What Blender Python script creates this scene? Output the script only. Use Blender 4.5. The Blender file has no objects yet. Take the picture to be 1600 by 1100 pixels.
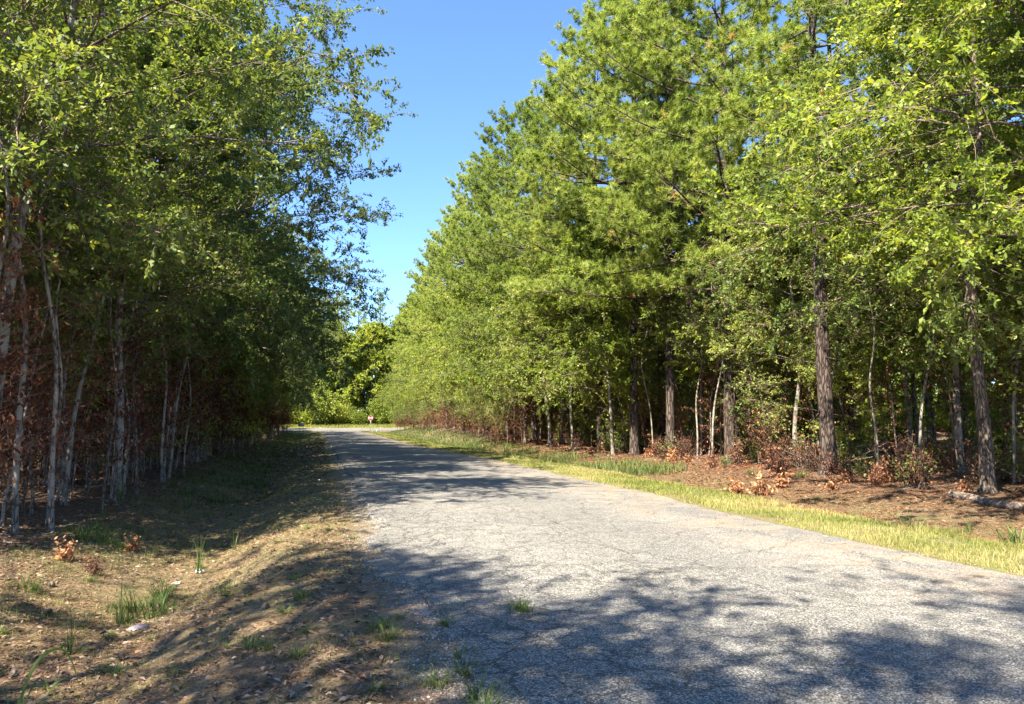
import bpy, math, numpy as np
from mathutils import Vector, Matrix
R_ = math.radians
scene = bpy.context.scene
COL = scene.collection

# ------------------------------------------------------------------ camera, sky, sun, exposure
cam_d = bpy.data.cameras.new("camera")
cam = bpy.data.objects.new("camera", cam_d); COL.objects.link(cam)
cam.location = (0, 0, 1.6)
cam.rotation_euler = (R_(90 + 5.44), 0, 0)
cam_d.sensor_width = 36; cam_d.lens = 26
cam_d.clip_start = 0.05; cam_d.clip_end = 2000
scene.camera = cam
SUN_AZ, SUN_EL = 220.0, 52.0          # clockwise from +Y, behind the camera on the left
world = bpy.data.worlds.new("World"); scene.world = world
world.use_nodes = True
wn = world.node_tree.nodes; wl = world.node_tree.links
bgn = wn.get("Background") or wn.new("ShaderNodeBackground")
sky = wn.new("ShaderNodeTexSky"); sky.sky_type = 'NISHITA'; sky.sun_disc = False
sky.sun_elevation = R_(SUN_EL); sky.sun_rotation = R_(SUN_AZ)
sky.air_density = 1.0; sky.dust_density = 0.0; sky.ozone_density = 8.5; sky.altitude = 1600
wl.new(sky.outputs[0], bgn.inputs[0]); bgn.inputs[1].default_value = 0.09
sd = bpy.data.lights.new("sun", 'SUN'); sd.energy = 5.0; sd.angle = R_(0.55); sd.color = (1.0, 0.92, 0.76)
sun = bpy.data.objects.new("sun", sd); COL.objects.link(sun)
sv = Vector((math.sin(R_(SUN_AZ)) * math.cos(R_(SUN_EL)), math.cos(R_(SUN_AZ)) * math.cos(R_(SUN_EL)), math.sin(R_(SUN_EL))))
sun.rotation_euler = sv.to_track_quat('Z', 'Y').to_euler(); sun.location = (-20, -20, 40)
scene.view_settings.view_transform = 'Standard'; scene.view_settings.look = 'None'
scene.view_settings.exposure = 2.2; scene.view_settings.gamma = 1
cy = scene.cycles
cy.max_bounces = 7; cy.diffuse_bounces = 4; cy.glossy_bounces = 2; cy.transmission_bounces = 4; cy.transparent_max_bounces = 4

# ------------------------------------------------------------------ ground plan (metres)
LP = np.array([(-40, 11.6), (4.2, -.05), (6.2, -.55), (9, -1.35), (13.7, -2.5), (20.5, -4.35), (41, -9.8), (61.6, -15.1), (115, -29.3), (420, -110)])
RP = np.array([(-40, 13.5), (7.7, 5.33), (9.2, 4.88), (12, 4.1), (16.7, 3.1), (21.7, 1.75), (33, -1.1), (40.2, -3.4), (52.8, -7.0), (77, -13), (108.7, -20.6), (132, -27.4), (420, -101)])
def Lx(y): return np.interp(y, LP[:, 0], LP[:, 1])
def Rx(y): return np.interp(y, RP[:, 0], RP[:, 1])
def sstep(x): x = np.clip(x, 0, 1); return x * x * (3 - 2 * x)
def tcross(x, y): return (y - (139 + .2 * (x + 31)))
_h = np.random.RandomState(7).rand(256, 256)
def vn(x, y, s):
    x = np.asarray(x, float) * s; y = np.asarray(y, float) * s
    xi = np.floor(x).astype(int); yi = np.floor(y).astype(int); fx = sstep(x - xi); fy = sstep(y - yi)
    a = _h[xi % 256, yi % 256]; b = _h[(xi + 1) % 256, yi % 256]; c = _h[xi % 256, (yi + 1) % 256]; d = _h[(xi + 1) % 256, (yi + 1) % 256]
    return (a * (1 - fx) + b * fx) * (1 - fy) + (c * (1 - fx) + d * fx) * fy
def gz(x, y):
    x = np.asarray(x, float); y = np.asarray(y, float)
    dl = (Lx(y) - x) * .966; dr = (x - Rx(y)) * .966
    t = tcross(x, y); f = sstep((-t - 5) / 16)
    zl = np.interp(dl, [-.2, 0, .9, 1.6, 2.5, 3.1, 4.4, 6, 40], [-.03, -.015, -.05, -.18, -.5, -.52, -.3, -.2, .3])
    bank = np.interp(y, [-50, 35, 50, 85, 110, 130], [0, 0, .25, 1.25, 1.1, .3])
    zr = np.interp(dr, [-.2, 0, 1.6, 2.4, 3.6, 4.6, 7, 9, 40], [-.03, -.015, -.02, -.12, -.42, -.38, -.12, -.05, .3])
    zr = zr + bank * sstep((dr - 2.5) / 5)
    z = np.where(dl > -.2, zl, np.where(dr > -.2, zr, -.03))
    amp = sstep(np.maximum(dl, dr) / 1.5)
    z = z * np.where(z > -.03, f, f) + amp * ((vn(x, y, .45) - .5) * .16 + (vn(x, y, 1.9) - .5) * .07 + (vn(x, y, 6.) - .5) * .025)
    z = np.where((dl < -.2) & (dr < -.2), -.03, z)
    zc = np.interp(t, [-14, -5, 5, 12, 30, 400], [0, 0, .5, .9, 1.0, 3])
    return z + zc
def latl(y, d): return Lx(y) - d / .966
def latr(y, d): return Rx(y) + d / .966

# ------------------------------------------------------------------ mesh collector
class MB:
    def __init__(s): s.V = []; s.F = []; s.n = 0
    def add(s, v, f, rnd=None, mat=0):
        v = np.asarray(v, float).reshape(-1, 3); f = np.asarray(f, int)
        if rnd is None: rnd = np.full(len(f), .5)
        s.V.append(v); s.F.append((f + s.n, np.broadcast_to(np.asarray(rnd, float), (len(f),)), mat)); s.n += len(v)
    def build(s, name, mats, parent=None, smooth=False):
        me = bpy.data.meshes.new(name)
        V = np.concatenate(s.V)
        me.vertices.add(len(V)); me.vertices.foreach_set('co', V.astype(np.float32).ravel())
        lv = np.concatenate([f.ravel() for f, _, _ in s.F]); lt = np.concatenate([np.full(len(f), f.shape[1]) for f, _, _ in s.F])
        ls = np.concatenate([[0], np.cumsum(lt)[:-1]])
        me.loops.add(len(lv)); me.loops.foreach_set('vertex_index', lv.astype(np.int32))
        me.polygons.add(len(lt)); me.polygons.foreach_set('loop_start', ls.astype(np.int32)); me.polygons.foreach_set('loop_total', lt.astype(np.int32))
        me.polygons.foreach_set('material_index', np.concatenate([np.full(len(f), m) for f, _, m in s.F]).astype(np.int32))
        if smooth: me.polygons.foreach_set('use_smooth', np.ones(len(lt), bool))
        me.update(calc_edges=True)
        at = me.attributes.new('rnd', 'FLOAT', 'FACE')
        at.data.foreach_set('value', np.concatenate([r for _, r, _ in s.F]).astype(np.float32))
        for m in (mats if isinstance(mats, (list, tuple)) else [mats]): me.materials.append(m)
        o = bpy.data.objects.new(name, me); COL.objects.link(o)
        if parent: o.parent = parent
        return o
def unit(v): return v / np.maximum(np.linalg.norm(v, axis=-1, keepdims=True), 1e-9)
def perp(d, rng):
    return unit(np.cross(d, rng.normal(size=d.shape)))
def tube(mb, P, r, k=6, mat=0, cap=False):
    P = np.asarray(P, float); n = len(P); r = np.broadcast_to(r, (n,))
    T = unit(np.gradient(P, axis=0)); ref = np.array([0, 0, 1.]) if abs(T[:, 2]).mean() < .8 else np.array([1., 0, 0])
    A = unit(np.cross(T, ref)); B = np.cross(T, A); a = np.arange(k) / k * 2 * np.pi
    V = P[:, None] + r[:, None, None] * (np.cos(a)[None, :, None] * A[:, None] + np.sin(a)[None, :, None] * B[:, None])
    i = np.arange(n - 1)[:, None] * k; j = np.arange(k)[None]; j2 = (j + 1) % k
    F = np.stack([i + j, i + j2, i + k + j2, i + k + j], -1).reshape(-1, 4)
    mb.add(V.reshape(-1, 3), F, mat=mat)
    if cap:
        mb.add(V[0], [list(range(k))[::-1]], mat=mat); mb.add(V[-1], [list(range(k))], mat=mat)
def segs(mb, P0, P1, r0, r1, rng, mat=0):
    n = len(P0); D = unit(P1 - P0); A = perp(D, rng); B = np.cross(D, A)
    a = np.arange(3) / 3 * 2 * np.pi
    c = (np.cos(a)[None, :, None] * A[:, None] + np.sin(a)[None, :, None] * B[:, None])
    V = np.concatenate([P0[:, None] + c * np.reshape(r0, (-1, 1, 1)), P1[:, None] + c * np.reshape(r1, (-1, 1, 1))], 1)
    b = np.arange(n)[:, None, None] * 6
    F = b + np.array([[0, 1, 4, 3], [1, 2, 5, 4], [2, 0, 3, 5]])[None]
    mb.add(V.reshape(-1, 3), F.reshape(-1, 4), mat=mat)
def leaves(mb, P, D, N, L, W, rnd, mat=0, fold=.12):
    n = len(P); S = unit(np.cross(D, N)); N = np.cross(S, D)
    L = np.reshape(np.broadcast_to(L, (n,)), (-1, 1)); W = np.reshape(np.broadcast_to(W, (n,)), (-1, 1))
    m = P + D * L * .5 + N * W * fold
    V = np.stack([P, m + S * W * .5, P + D * L, m - S * W * .5], 1)
    mb.add(V.reshape(-1, 3), np.arange(n)[:, None] * 4 + np.arange(4)[None], rnd, mat)
def needles(mb, P, D, L, w, rnd, rng, mat=0):
    n = len(P); S = perp(D, rng) * np.reshape(w, (-1, 1)) * .5
    V = np.stack([P - S, P + S, P + D * np.reshape(L, (-1, 1))], 1)
    mb.add(V.reshape(-1, 3), np.arange(n)[:, None] * 3 + np.arange(3)[None], rnd, mat)
def blades(mb, P, az, h, lean, w, rnd, k=4, mat=0, curl=1.0):
    n = len(P); P = P[:, None]; t = np.linspace(0, 1, k)[None, :, None]
    dirh = np.stack([np.cos(az), np.sin(az), np.zeros(n)], -1)[:, None]; sd_ = np.stack([-np.sin(az), np.cos(az), np.zeros(n)], -1)[:, None]
    h = np.reshape(h, (-1, 1, 1)); lean = np.reshape(lean, (-1, 1, 1)); w = np.reshape(np.broadcast_to(w, (n,)), (-1, 1, 1))
    up = np.array([0, 0, 1.])[None, None]
    c = P + dirh * h * lean * (t ** (1 + curl)) + up * h * (t - .55 * lean * t ** 3)
    ww = w * (1 - t ** 1.6 * .96) * .5
    V = np.stack([c - sd_ * ww, c + sd_ * ww], 2).reshape(n, 2 * k, 3)
    F = np.array([[2 * i, 2 * i + 1, 2 * i + 3, 2 * i + 2] for i in range(k - 1)])
    mb.add(V.reshape(-1, 3), (np.arange(n)[:, None, None] * 2 * k + F[None]).reshape(-1, 4), np.repeat(rnd, k - 1), mat)

# ------------------------------------------------------------------ materials
def newmat(name):
    m = bpy.data.materials.new(name); m.use_nodes = True; nt = m.node_tree
    for n in list(nt.nodes): nt.nodes.remove(n)
    return m, nt, nt.nodes.new, nt.links.new
def nd(nt, typ, **kw):
    n = nt.nodes.new(typ)
    for k, v in kw.items(): setattr(n, k, v)
    return n
def ramp(nt, fac, stops):
    r = nt.nodes.new('ShaderNodeValToRGB'); e = r.color_ramp.elements
    while len(e) < len(stops): e.new(.5)
    for el, (p, c) in zip(e, stops): el.position = p; el.color = (*c, 1) if len(c) == 3 else c
    nt.links.new(fac, r.inputs[0]); return r.outputs[0]
def noise(nt, vec, scale, detail=4, rough=.55, dist=0):
    n = nt.nodes.new('ShaderNodeTexNoise'); n.inputs['Scale'].default_value = scale; n.inputs['Detail'].default_value = detail
    n.inputs['Roughness'].default_value = rough; n.inputs['Distortion'].default_value = dist
    if vec is not None: nt.links.new(vec, n.inputs['Vector'])
    return n.outputs['Fac']
def mixc(nt, fac, a, b, blend='MIX'):
    n = nt.nodes.new('ShaderNodeMix'); n.data_type = 'RGBA'; n.blend_type = blend
    for s, v in ((n.inputs[0], fac), (n.inputs[6], a), (n.inputs[7], b)):
        if hasattr(v, 'is_linked') or hasattr(v, 'links'): nt.links.new(v, s)
        else: s.default_value = v if isinstance(v, (int, float)) else (*v, 1)
    return n.outputs[2]
def math_(nt, op, a, b=None):
    n = nt.nodes.new('ShaderNodeMath'); n.operation = op
    for i, v in enumerate((a, b)):
        if v is None: continue
        if isinstance(v, (int, float)): n.inputs[i].default_value = v
        else: nt.links.new(v, n.inputs[i])
    return n.outputs[0]
def leafmat(name, stops, trans=.35, tcol=(1.5, 1.35, .55), rough=.55, spec=.3, obj_var=.25):
    m, nt, N, Lk = newmat(name)
    at = nd(nt, 'ShaderNodeAttribute', attribute_name='rnd')
    oi = N('ShaderNodeObjectInfo')
    f = math_(nt, 'ADD', at.outputs['Fac'], math_(nt, 'MULTIPLY', math_(nt, 'SUBTRACT', oi.outputs['Random'], .5), obj_var))
    c = ramp(nt, f, stops)
    p = N('ShaderNodeBsdfPrincipled'); p.inputs['Roughness'].default_value = rough; p.inputs['Specular IOR Level'].default_value = spec
    Lk(c, p.inputs['Base Color'])
    t = N('ShaderNodeBsdfTranslucent'); Lk(mixc(nt, 1.0, c, tcol, 'MULTIPLY'), t.inputs[0])
    mx = N('ShaderNodeMixShader'); mx.inputs[0].default_value = trans; Lk(p.outputs[0], mx.inputs[1]); Lk(t.outputs[0], mx.inputs[2])
    o = N('ShaderNodeOutputMaterial'); Lk(mx.outputs[0], o.inputs[0]); return m
def barkmat(name, stops, patch=None, scale=9, zs=.16, bump=.6):
    m, nt, N, Lk = newmat(name)
    tc = N('ShaderNodeTexCoord'); mp = N('ShaderNodeMapping'); mp.inputs['Scale'].default_value = (1, 1, zs)
    Lk(tc.outputs['Object'], mp.inputs[0])
    v = N('ShaderNodeTexVoronoi'); v.inputs['Scale'].default_value = scale * 1.3; v.feature = 'DISTANCE_TO_EDGE'
    wn_ = N('ShaderNodeTexNoise'); wn_.inputs['Scale'].default_value = scale; Lk(mp.outputs[0], wn_.inputs[0])
    va = N('ShaderNodeVectorMath'); va.operation = 'MULTIPLY_ADD'; Lk(wn_.outputs['Color'], va.inputs[0]); va.inputs[1].default_value = (.12,) * 3; Lk(mp.outputs[0], va.inputs[2])
    Lk(va.outputs[0], v.inputs['Vector'])
    e = math_(nt, 'MINIMUM', math_(nt, 'MULTIPLY', v.outputs['Distance'], 5.0), 1.0)
    n1 = noise(nt, mp.outputs[0], scale * 2.5, 5, .65)
    h = math_(nt, 'ADD', math_(nt, 'MULTIPLY', e, .55), math_(nt, 'MULTIPLY', n1, .45))
    c = ramp(nt, h, stops)
    if patch:
        pn = noise(nt, tc.outputs['Object'], 2.6, 5, .6)
        pf = ramp(nt, pn, [(.47, (0, 0, 0)), (.56, (1, 1, 1))]); c = mixc(nt, pf, c, patch)
    p = N('ShaderNodeBsdfPrincipled'); p.inputs['Roughness'].default_value = .9; p.inputs['Specular IOR Level'].default_value = .2
    Lk(c, p.inputs['Base Color'])
    b = N('ShaderNodeBump'); b.inputs['Strength'].default_value = bump; b.inputs['Distance'].default_value = .03; Lk(h, b.inputs['Height']); Lk(b.outputs[0], p.inputs['Normal'])
    o = N('ShaderNodeOutputMaterial'); Lk(p.outputs[0], o.inputs[0]); return m
def plain(name, col, rough=.6, metal=0, var=.15):
    m, nt, N, Lk = newmat(name)
    tc = N('ShaderNodeTexCoord'); n = noise(nt, tc.outputs['Object'], 14, 5)
    c = ramp(nt, n, [(.3, tuple(x * (1 - var) for x in col)), (.7, tuple(min(1, x * (1 + var)) for x in col))])
    p = N('ShaderNodeBsdfPrincipled'); p.inputs['Roughness'].default_value = rough; p.inputs['Metallic'].default_value = metal
    Lk(c, p.inputs['Base Color']); o = N('ShaderNodeOutputMaterial'); Lk(p.outputs[0], o.inputs[0]); return m
OAK = leafmat('oak leaves', [(0, (.055, .09, .022)), (.45, (.135, .195, .048)), (.8, (.25, .295, .08)), (1, (.40, .41, .15))], .42, obj_var=.5)
MAPLE = leafmat('lime green leaves', [(0, (.075, .12, .02)), (.5, (.21, .28, .05)), (1, (.42, .43, .10))], .48, obj_var=.5)
DARKOAK = leafmat('dark oak leaves', [(0, (.045, .08, .026)), (.5, (.115, .17, .055)), (1, (.23, .29, .10))], .42, rough=.48, spec=.4)
BROWNL = leafmat('dead brown leaves', [(0, (.035, .013, .008)), (.4, (.10, .036, .02)), (.75, (.21, .09, .05)), (1, (.40, .22, .12))], .25, (1.3, .9, .6), .7, .2, .5)
TANL = leafmat('dead tan leaves', [(0, (.12, .05, .025)), (.5, (.33, .15, .07)), (1, (.55, .32, .17))], .25, (1.2, 1, .7), .7, .2)
PINEN = leafmat('pine needles', [(0, (.11, .155, .03)), (.5, (.28, .345, .07)), (.9, (.45, .48, .125)), (1, (.42, .30, .11))], .42, (1.3, 1.3, .6), .5, .3, .42)
GRASSY = leafmat('verge grass', [(0, (.06, .09, .02)), (.4, (.19, .215, .055)), (.75, (.33, .30, .10)), (1, (.42, .33, .18))], .3, (1.2, 1.2, .6), .7, .08)
GRASSG = leafmat('green grass', [(0, (.04, .07, .022)), (.55, (.10, .145, .045)), (1, (.26, .28, .11))], .35, (1.3, 1.3, .6), .65, .1)
STRAW = leafmat('pine straw', [(0, (.07, .03, .018)), (.5, (.20, .10, .055)), (1, (.42, .27, .16))], .1, (1, 1, 1), .7, .2)
LITTER = leafmat('leaf litter', [(0, (.05, .03, .022)), (.4, (.18, .12, .085)), (.8, (.33, .245, .175)), (1, (.44, .36, .28))], .1, (1, 1, 1), .7, .25)
PBARK = barkmat('pine bark', [(.2, (.012, .009, .008)), (.5, (.052, .037, .031)), (.75, (.115, .088, .075))], None, 9, .22, 1.0)
GBARK = barkmat('grey bark', [(.2, (.04, .033, .028)), (.5, (.15, .125, .105)), (.8, (.23, .20, .17))], (.31, .27, .225), 12, .3, .5)
DBARK = barkmat('brown bark', [(.2, (.03, .022, .018)), (.5, (.11, .08, .062)), (.8, (.21, .165, .13))], None, 12, .25, .7)
TWIG = plain('twig', (.17, .12, .09), .9)
DEADW = barkmat('weathered wood', [(.2, (.09, .06, .045)), (.5, (.11, .085, .068)), (.8, (.20, .165, .14))], None, 8, 1, .6)

def ground_mat():
    m, nt, N, Lk = newmat('ground soil'); g = N('ShaderNodeNewGeometry'); P = g.outputs['Position']
    a = nd(nt, 'ShaderNodeAttribute', attribute_name='zone')          # r grass, g forest floor, b gravel
    sx = N('ShaderNodeSeparateColor'); Lk(a.outputs['Color'], sx.inputs[0])
    n1 = noise(nt, P, .9, 6, .6); n2 = noise(nt, P, 7, 6, .7); n3 = noise(nt, P, 45, 4, .75); n4 = noise(nt, P, 2.2, 5, .6)
    dirt = ramp(nt, n2, [(.3, (.10, .072, .05)), (.5, (.22, .16, .11)), (.7, (.40, .30, .21))])
    clay = ramp(nt, n2, [(.3, (.17, .095, .055)), (.7, (.38, .24, .15))])
    base = mixc(nt, ramp(nt, n4, [(.52, (0, 0, 0)), (.66, (1, 1, 1))]), dirt, clay)
    straw = ramp(nt, n3, [(.34, (.028, .017, .012)), (.5, (.125, .08, .052)), (.66, (.33, .225, .15))])
    straw = mixc(nt, 1.0, straw, ramp(nt, n2, [(.32, (.55, .52, .5)), (.55, (1, 1, 1)), (.72, (1.35, 1.35, 1.3))]), 'MULTIPLY')
    c = mixc(nt, sx.outputs[1], base, straw)
    grass = ramp(nt, n3, [(.3, (.07, .075, .022)), (.55, (.18, .18, .06)), (.75, (.36, .30, .13))])
    gm = math_(nt, 'MULTIPLY', sx.outputs[0], ramp(nt, n1, [(.36, (.35, .35, .35)), (.55, (1, 1, 1))]))
    c = mixc(nt, gm, c, grass)
    v = N('ShaderNodeTexVoronoi'); v.inputs['Scale'].default_value = 55; Lk(P, v.inputs['Vector'])
    sv_ = N('ShaderNodeSeparateColor'); Lk(v.outputs['Color'], sv_.inputs[0])
    grav = ramp(nt, sv_.outputs[0], [(0, (.10, .09, .08)), (.6, (.28, .26, .24)), (1, (.5, .47, .44))])
    c = mixc(nt, math_(nt, 'MULTIPLY', sx.outputs[2], ramp(nt, n2, [(.35, (.2, .2, .2)), (.6, (1, 1, 1))])), c, grav)
    c = mixc(nt, 1.0, c, ramp(nt, n3, [(.25, (.65, .65, .65)), (.6, (1.1, 1.1, 1.1))]), 'MULTIPLY')
    p = N('ShaderNodeBsdfPrincipled'); p.inputs['Roughness'].default_value = .95; p.inputs['Specular IOR Level'].default_value = .15
    Lk(c, p.inputs['Base Color'])
    h = math_(nt, 'ADD', n3, math_(nt, 'MULTIPLY', n2, 2.0))
    b = N('ShaderNodeBump'); b.inputs['Strength'].default_value = .9; b.inputs['Distance'].default_value = .025; Lk(h, b.inputs['Height']); Lk(b.outputs[0], p.inputs['Normal'])
    o = N('ShaderNodeOutputMaterial'); Lk(p.outputs[0], o.inputs[0]); return m
def road_mat():
    m, nt, N, Lk = newmat('weathered chip seal'); g = N('ShaderNodeNewGeometry'); P = g.outputs['Position']
    v = N('ShaderNodeTexVoronoi'); v.inputs['Scale'].default_value = 95; Lk(P, v.inputs['Vector'])
    s = N('ShaderNodeSeparateColor'); Lk(v.outputs['Color'], s.inputs[0])
    chip = ramp(nt, s.outputs[0], [(0, (.066, .063, .059)), (.35, (.158, .15, .138)), (.7, (.255, .242, .218)), (1, (.43, .41, .375))])
    gap = ramp(nt, v.outputs['Distance'], [(.35, (1, 1, 1)), (.75, (.4, .4, .4))])
    c = mixc(nt, 1.0, chip, gap, 'MULTIPLY')
    far = N('ShaderNodeCameraData')
    n1 = noise(nt, P, .35, 5, .55); n2 = noise(nt, P, 3, 5, .6); n3 = noise(nt, P, 28, 3, .7)
    c = mixc(nt, 1.0, c, ramp(nt, n1, [(.3, (.86, .86, .87)), (.7, (1.15, 1.13, 1.08))]), 'MULTIPLY')
    c = mixc(nt, 1.0, c, ramp(nt, n2, [(.3, (.86, .86, .86)), (.7, (1.1, 1.1, 1.1))]), 'MULTIPLY')
    c = mixc(nt, 1.0, c, ramp(nt, n3, [(.3, (.75, .75, .75)), (.7, (1.2, 1.2, 1.2))]), 'MULTIPLY')
    a = nd(nt, 'ShaderNodeAttribute', attribute_name='zone'); sx = N('ShaderNodeSeparateColor'); Lk(a.outputs['Color'], sx.inputs[0])
    # r: across 0..1 from left edge, g: painted line mask, b: broken left edge
    # cracks
    def crack(scale, wob, w):
        wn2 = N('ShaderNodeTexNoise'); wn2.inputs['Scale'].default_value = scale * 2.2; wn2.inputs['Detail'].default_value = 5; wn2.inputs['Roughness'].default_value = .7; Lk(P, wn2.inputs[0])
        va = N('ShaderNodeVectorMath'); va.operation = 'MULTIPLY_ADD'; Lk(wn2.outputs['Color'], va.inputs[0]); va.inputs[1].default_value = (wob,) * 3; Lk(P, va.inputs[2])
        vo = N('ShaderNodeTexVoronoi'); vo.feature = 'DISTANCE_TO_EDGE'; vo.inputs['Scale'].default_value = scale; Lk(va.outputs[0], vo.inputs['Vector'])
        return ramp(nt, vo.outputs['Distance'], [(w * .4, (1, 1, 1)), (w, (0, 0, 0))])
    k1 = crack(.8, .55, .011); k2 = crack(2.6, .25, .028)
    msk = ramp(nt, noise(nt, P, .5, 3), [(.42, (0, 0, 0)), (.6, (1, 1, 1))])
    k2m = math_(nt, 'MULTIPLY', k2, math_(nt, 'MAXIMUM', math_(nt, 'MULTIPLY', msk, .25), sx.outputs[2]))
    kk = math_(nt, 'MAXIMUM', math_(nt, 'MULTIPLY', k1, .6), k2m)
    wt = math_(nt, 'ABSOLUTE', math_(nt, 'SUBTRACT', math_(nt, 'ABSOLUTE', math_(nt, 'SUBTRACT', sx.outputs[0], .5)), .24))
    c = mixc(nt, 1.0, c, ramp(nt, wt, [(0, (1.06, 1.06, 1.06)), (.16, (.93, .93, .94))]), 'MULTIPLY')
    c = mixc(nt, math_(nt, 'MULTIPLY', kk, .85), c, (.03, .027, .024))
    # tan dust along right edge and pine straw stains
    dst = math_(nt, 'MULTIPLY', ramp(nt, sx.outputs[0], [(.62, (0, 0, 0)), (.97, (1, 1, 1))]), ramp(nt, noise(nt, P, 1.1, 6, .7), [(.45, (0, 0, 0)), (.62, (1, 1, 1))]))
    c = mixc(nt, math_(nt, 'MULTIPLY', dst, .45), c, (.34, .22, .13))
    ln = math_(nt, 'MULTIPLY', sx.outputs[1], ramp(nt, noise(nt, P, 9, 6, .75), [(.42, (0, 0, 0)), (.58, (1, 1, 1))]))
    c = mixc(nt, math_(nt, 'MULTIPLY', ln, .4), c, (.66, .64, .60))
    p = N('ShaderNodeBsdfPrincipled'); p.inputs['Roughness'].default_value = .85; p.inputs['Specular IOR Level'].default_value = .3
    Lk(c, p.inputs['Base Color'])
    h = math_(nt, 'SUBTRACT', math_(nt, 'MULTIPLY', v.outputs['Distance'], -.35), math_(nt, 'MULTIPLY', kk, 1.2))
    b = N('ShaderNodeBump'); b.inputs['Strength'].default_value = .7; b.inputs['Distance'].default_value = .012; Lk(h, b.inputs['Height']); Lk(b.outputs[0], p.inputs['Normal'])
    o = N('ShaderNodeOutputMaterial'); Lk(p.outputs[0], o.inputs[0]); return m
GROUND = ground_mat(); ROAD = road_mat()

def gridmesh(name, X, Y, Z, zone, mat, smooth=True):
    r, c = X.shape; mb = MB()
    i = np.arange(r - 1)[:, None] * c; j = np.arange(c - 1)[None]
    mb.add(np.stack([X, Y, Z], -1).reshape(-1, 3), np.stack([i + j, i + j + 1, i + c + j + 1, i + c + j], -1).reshape(-1, 4))
    o = mb.build(name, mat, smooth=smooth)
    at = o.data.color_attributes.new('zone', 'FLOAT_COLOR', 'POINT')
    at.data.foreach_set('color', np.concatenate([zone.reshape(-1, 3), np.ones((r * c, 1))], 1).astype(np.float32).ravel())
    return o
def tag(o, label=None, cat=None, group=None, kind=None):
    if label: o['label'] = label
    if cat: o['category'] = cat
    if group: o['group'] = group
    if kind: o['kind'] = kind
    return o
def empty(name, loc, rz=0):
    o = bpy.data.objects.new(name, None); COL.objects.link(o); o.location = loc; o.rotation_euler = (0, 0, rz); o.empty_display_size = .2; return o

# ------------------------------------------------------------------ the setting
ys = np.concatenate([np.arange(-60, 1, 2.5), np.arange(1.5, 26, .16), np.arange(26, 60, .5), np.arange(60, 175, 1.5), [180, 200, 240, 320, 420]])
dls = np.concatenate([[300, 120, 70, 45, 30, 20, 15], np.arange(11, 0, -.17), [0]])
us = np.linspace(0, 1, 8)[1:-1]
drs = np.concatenate([[0], np.arange(.17, 12, .2), [15, 20, 30, 45, 70, 120, 300]])
Yg = ys[:, None]
Xg = np.concatenate([Lx(Yg) - dls[None] / .966, Lx(Yg) + (Rx(Yg) - Lx(Yg)) * us[None], Rx(Yg) + drs[None] / .966], 1); Yg = np.broadcast_to(Yg, Xg.shape)
DL = (Lx(Yg) - Xg) * .966; DR = (Xg - Rx(Yg)) * .966; TC = tcross(Xg, Yg)
zone = np.zeros(Xg.shape + (3,))
grl = np.interp(DL, [0, .6, 1.6, 3, 4.5, 6], [.3, .6, .8, .5, .5, 0]) * np.interp(Yg, [6, 14, 30], [.35, .75, 1]) * (DL > 0)
grr = np.interp(DR, [0, .1, 1.8, 2.5, 5, 7], [.5, 1, 1, .35, .3, 0]) * (DR > 0)
farb = sstep((Yg - 45) / 30)
zone[..., 0] = np.where(TC > 0, 1, np.maximum(grl, grr))
zone[..., 1] = np.where(TC > 0, 0, np.maximum(np.interp(DL, [0, 2, 3.4, 5], [.55, .6, .8, 1]), np.interp(DR, [0, 1.8, 3, 5], [0, .4, 1, 1])))
zone[..., 2] = np.interp(DL, [-.6, -.5, 0, .25, .55], [0, 1, 1, .7, 0])
tag(gridmesh('ground', Xg, Yg, gz(Xg, Yg), zone, GROUND), kind='structure')

# road with a ragged, broken left edge
yr = np.concatenate([np.arange(-60, 2, 1.), np.arange(2, 16, .05), np.arange(16, 45, .2), np.arange(45, 139, 1.)])
ragp = np.array([(4.2, -.05), (4.7, -.2), (5.3, -.32), (6.0, -.5), (6.24, -.52), (6.7, -.66), (7.2, -.8), (7.67, -1.02), (7.8, -1.3), (8.2, -1.42), (8.5, -1.68), (8.75, -1.72), (9.0, -1.5), (9.4, -1.58), (9.9, -1.88), (10.5, -1.95), (11.2, -1.88), (12.2, -2.0), (12.8, -2.35), (13.7, -2.6), (16.6, -3.4), (20.5, -4.4)])
rng = np.random.RandomState(11)
eL = np.where((yr > 4.2) & (yr < 20.5), np.interp(yr, ragp[:, 0], ragp[:, 1]), Lx(yr))
def rag(y, seed, a): return a * ((vn(y, y * 0 + seed, 1.3) - .5) * 1.6 + (vn(y, y * 0 + seed + 9, 4.5) - .5) + (vn(y, y * 0 + seed + 5, 13) - .5) * .55)
eL = eL + rag(yr, 3.3, .13); eR = Rx(yr) + rag(yr, 8.1, .07)
eR = eR + np.interp(yr, [100, 128, 136], [0, 0, 5]); eL = eL - np.interp(yr, [100, 126, 135], [0, 0, 5])
u = np.concatenate([[0, 0, .006, .014, .03, .05, .08], np.linspace(.12, .88, 24), [.92, .95, .97, .985, .995, 1, 1]])
Xr = eL[:, None] + (eR - eL)[:, None] * u[None]; Yr = np.broadcast_to(yr[:, None], Xr.shape)
crown = .035 * (1 - (2 * u - 1) ** 2)
Zr = .018 + crown[None] + (vn(Xr, Yr, .7) - .5) * .02 + (vn(Xr, Yr, 3) - .5) * .006
Zr[:, 0] = -.12; Zr[:, -1] = -.12
Zr = Zr + np.interp(tcross(Xr, Yr), [-14, -5, 5], [0, 0, .5])
zr_ = np.zeros(Xr.shape + (3,)); zr_[..., 0] = u[None]
cx = (Lx(Yr) + Rx(Yr)) / 2 - .45 + .0 * Yr
zr_[..., 1] = 0
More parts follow.
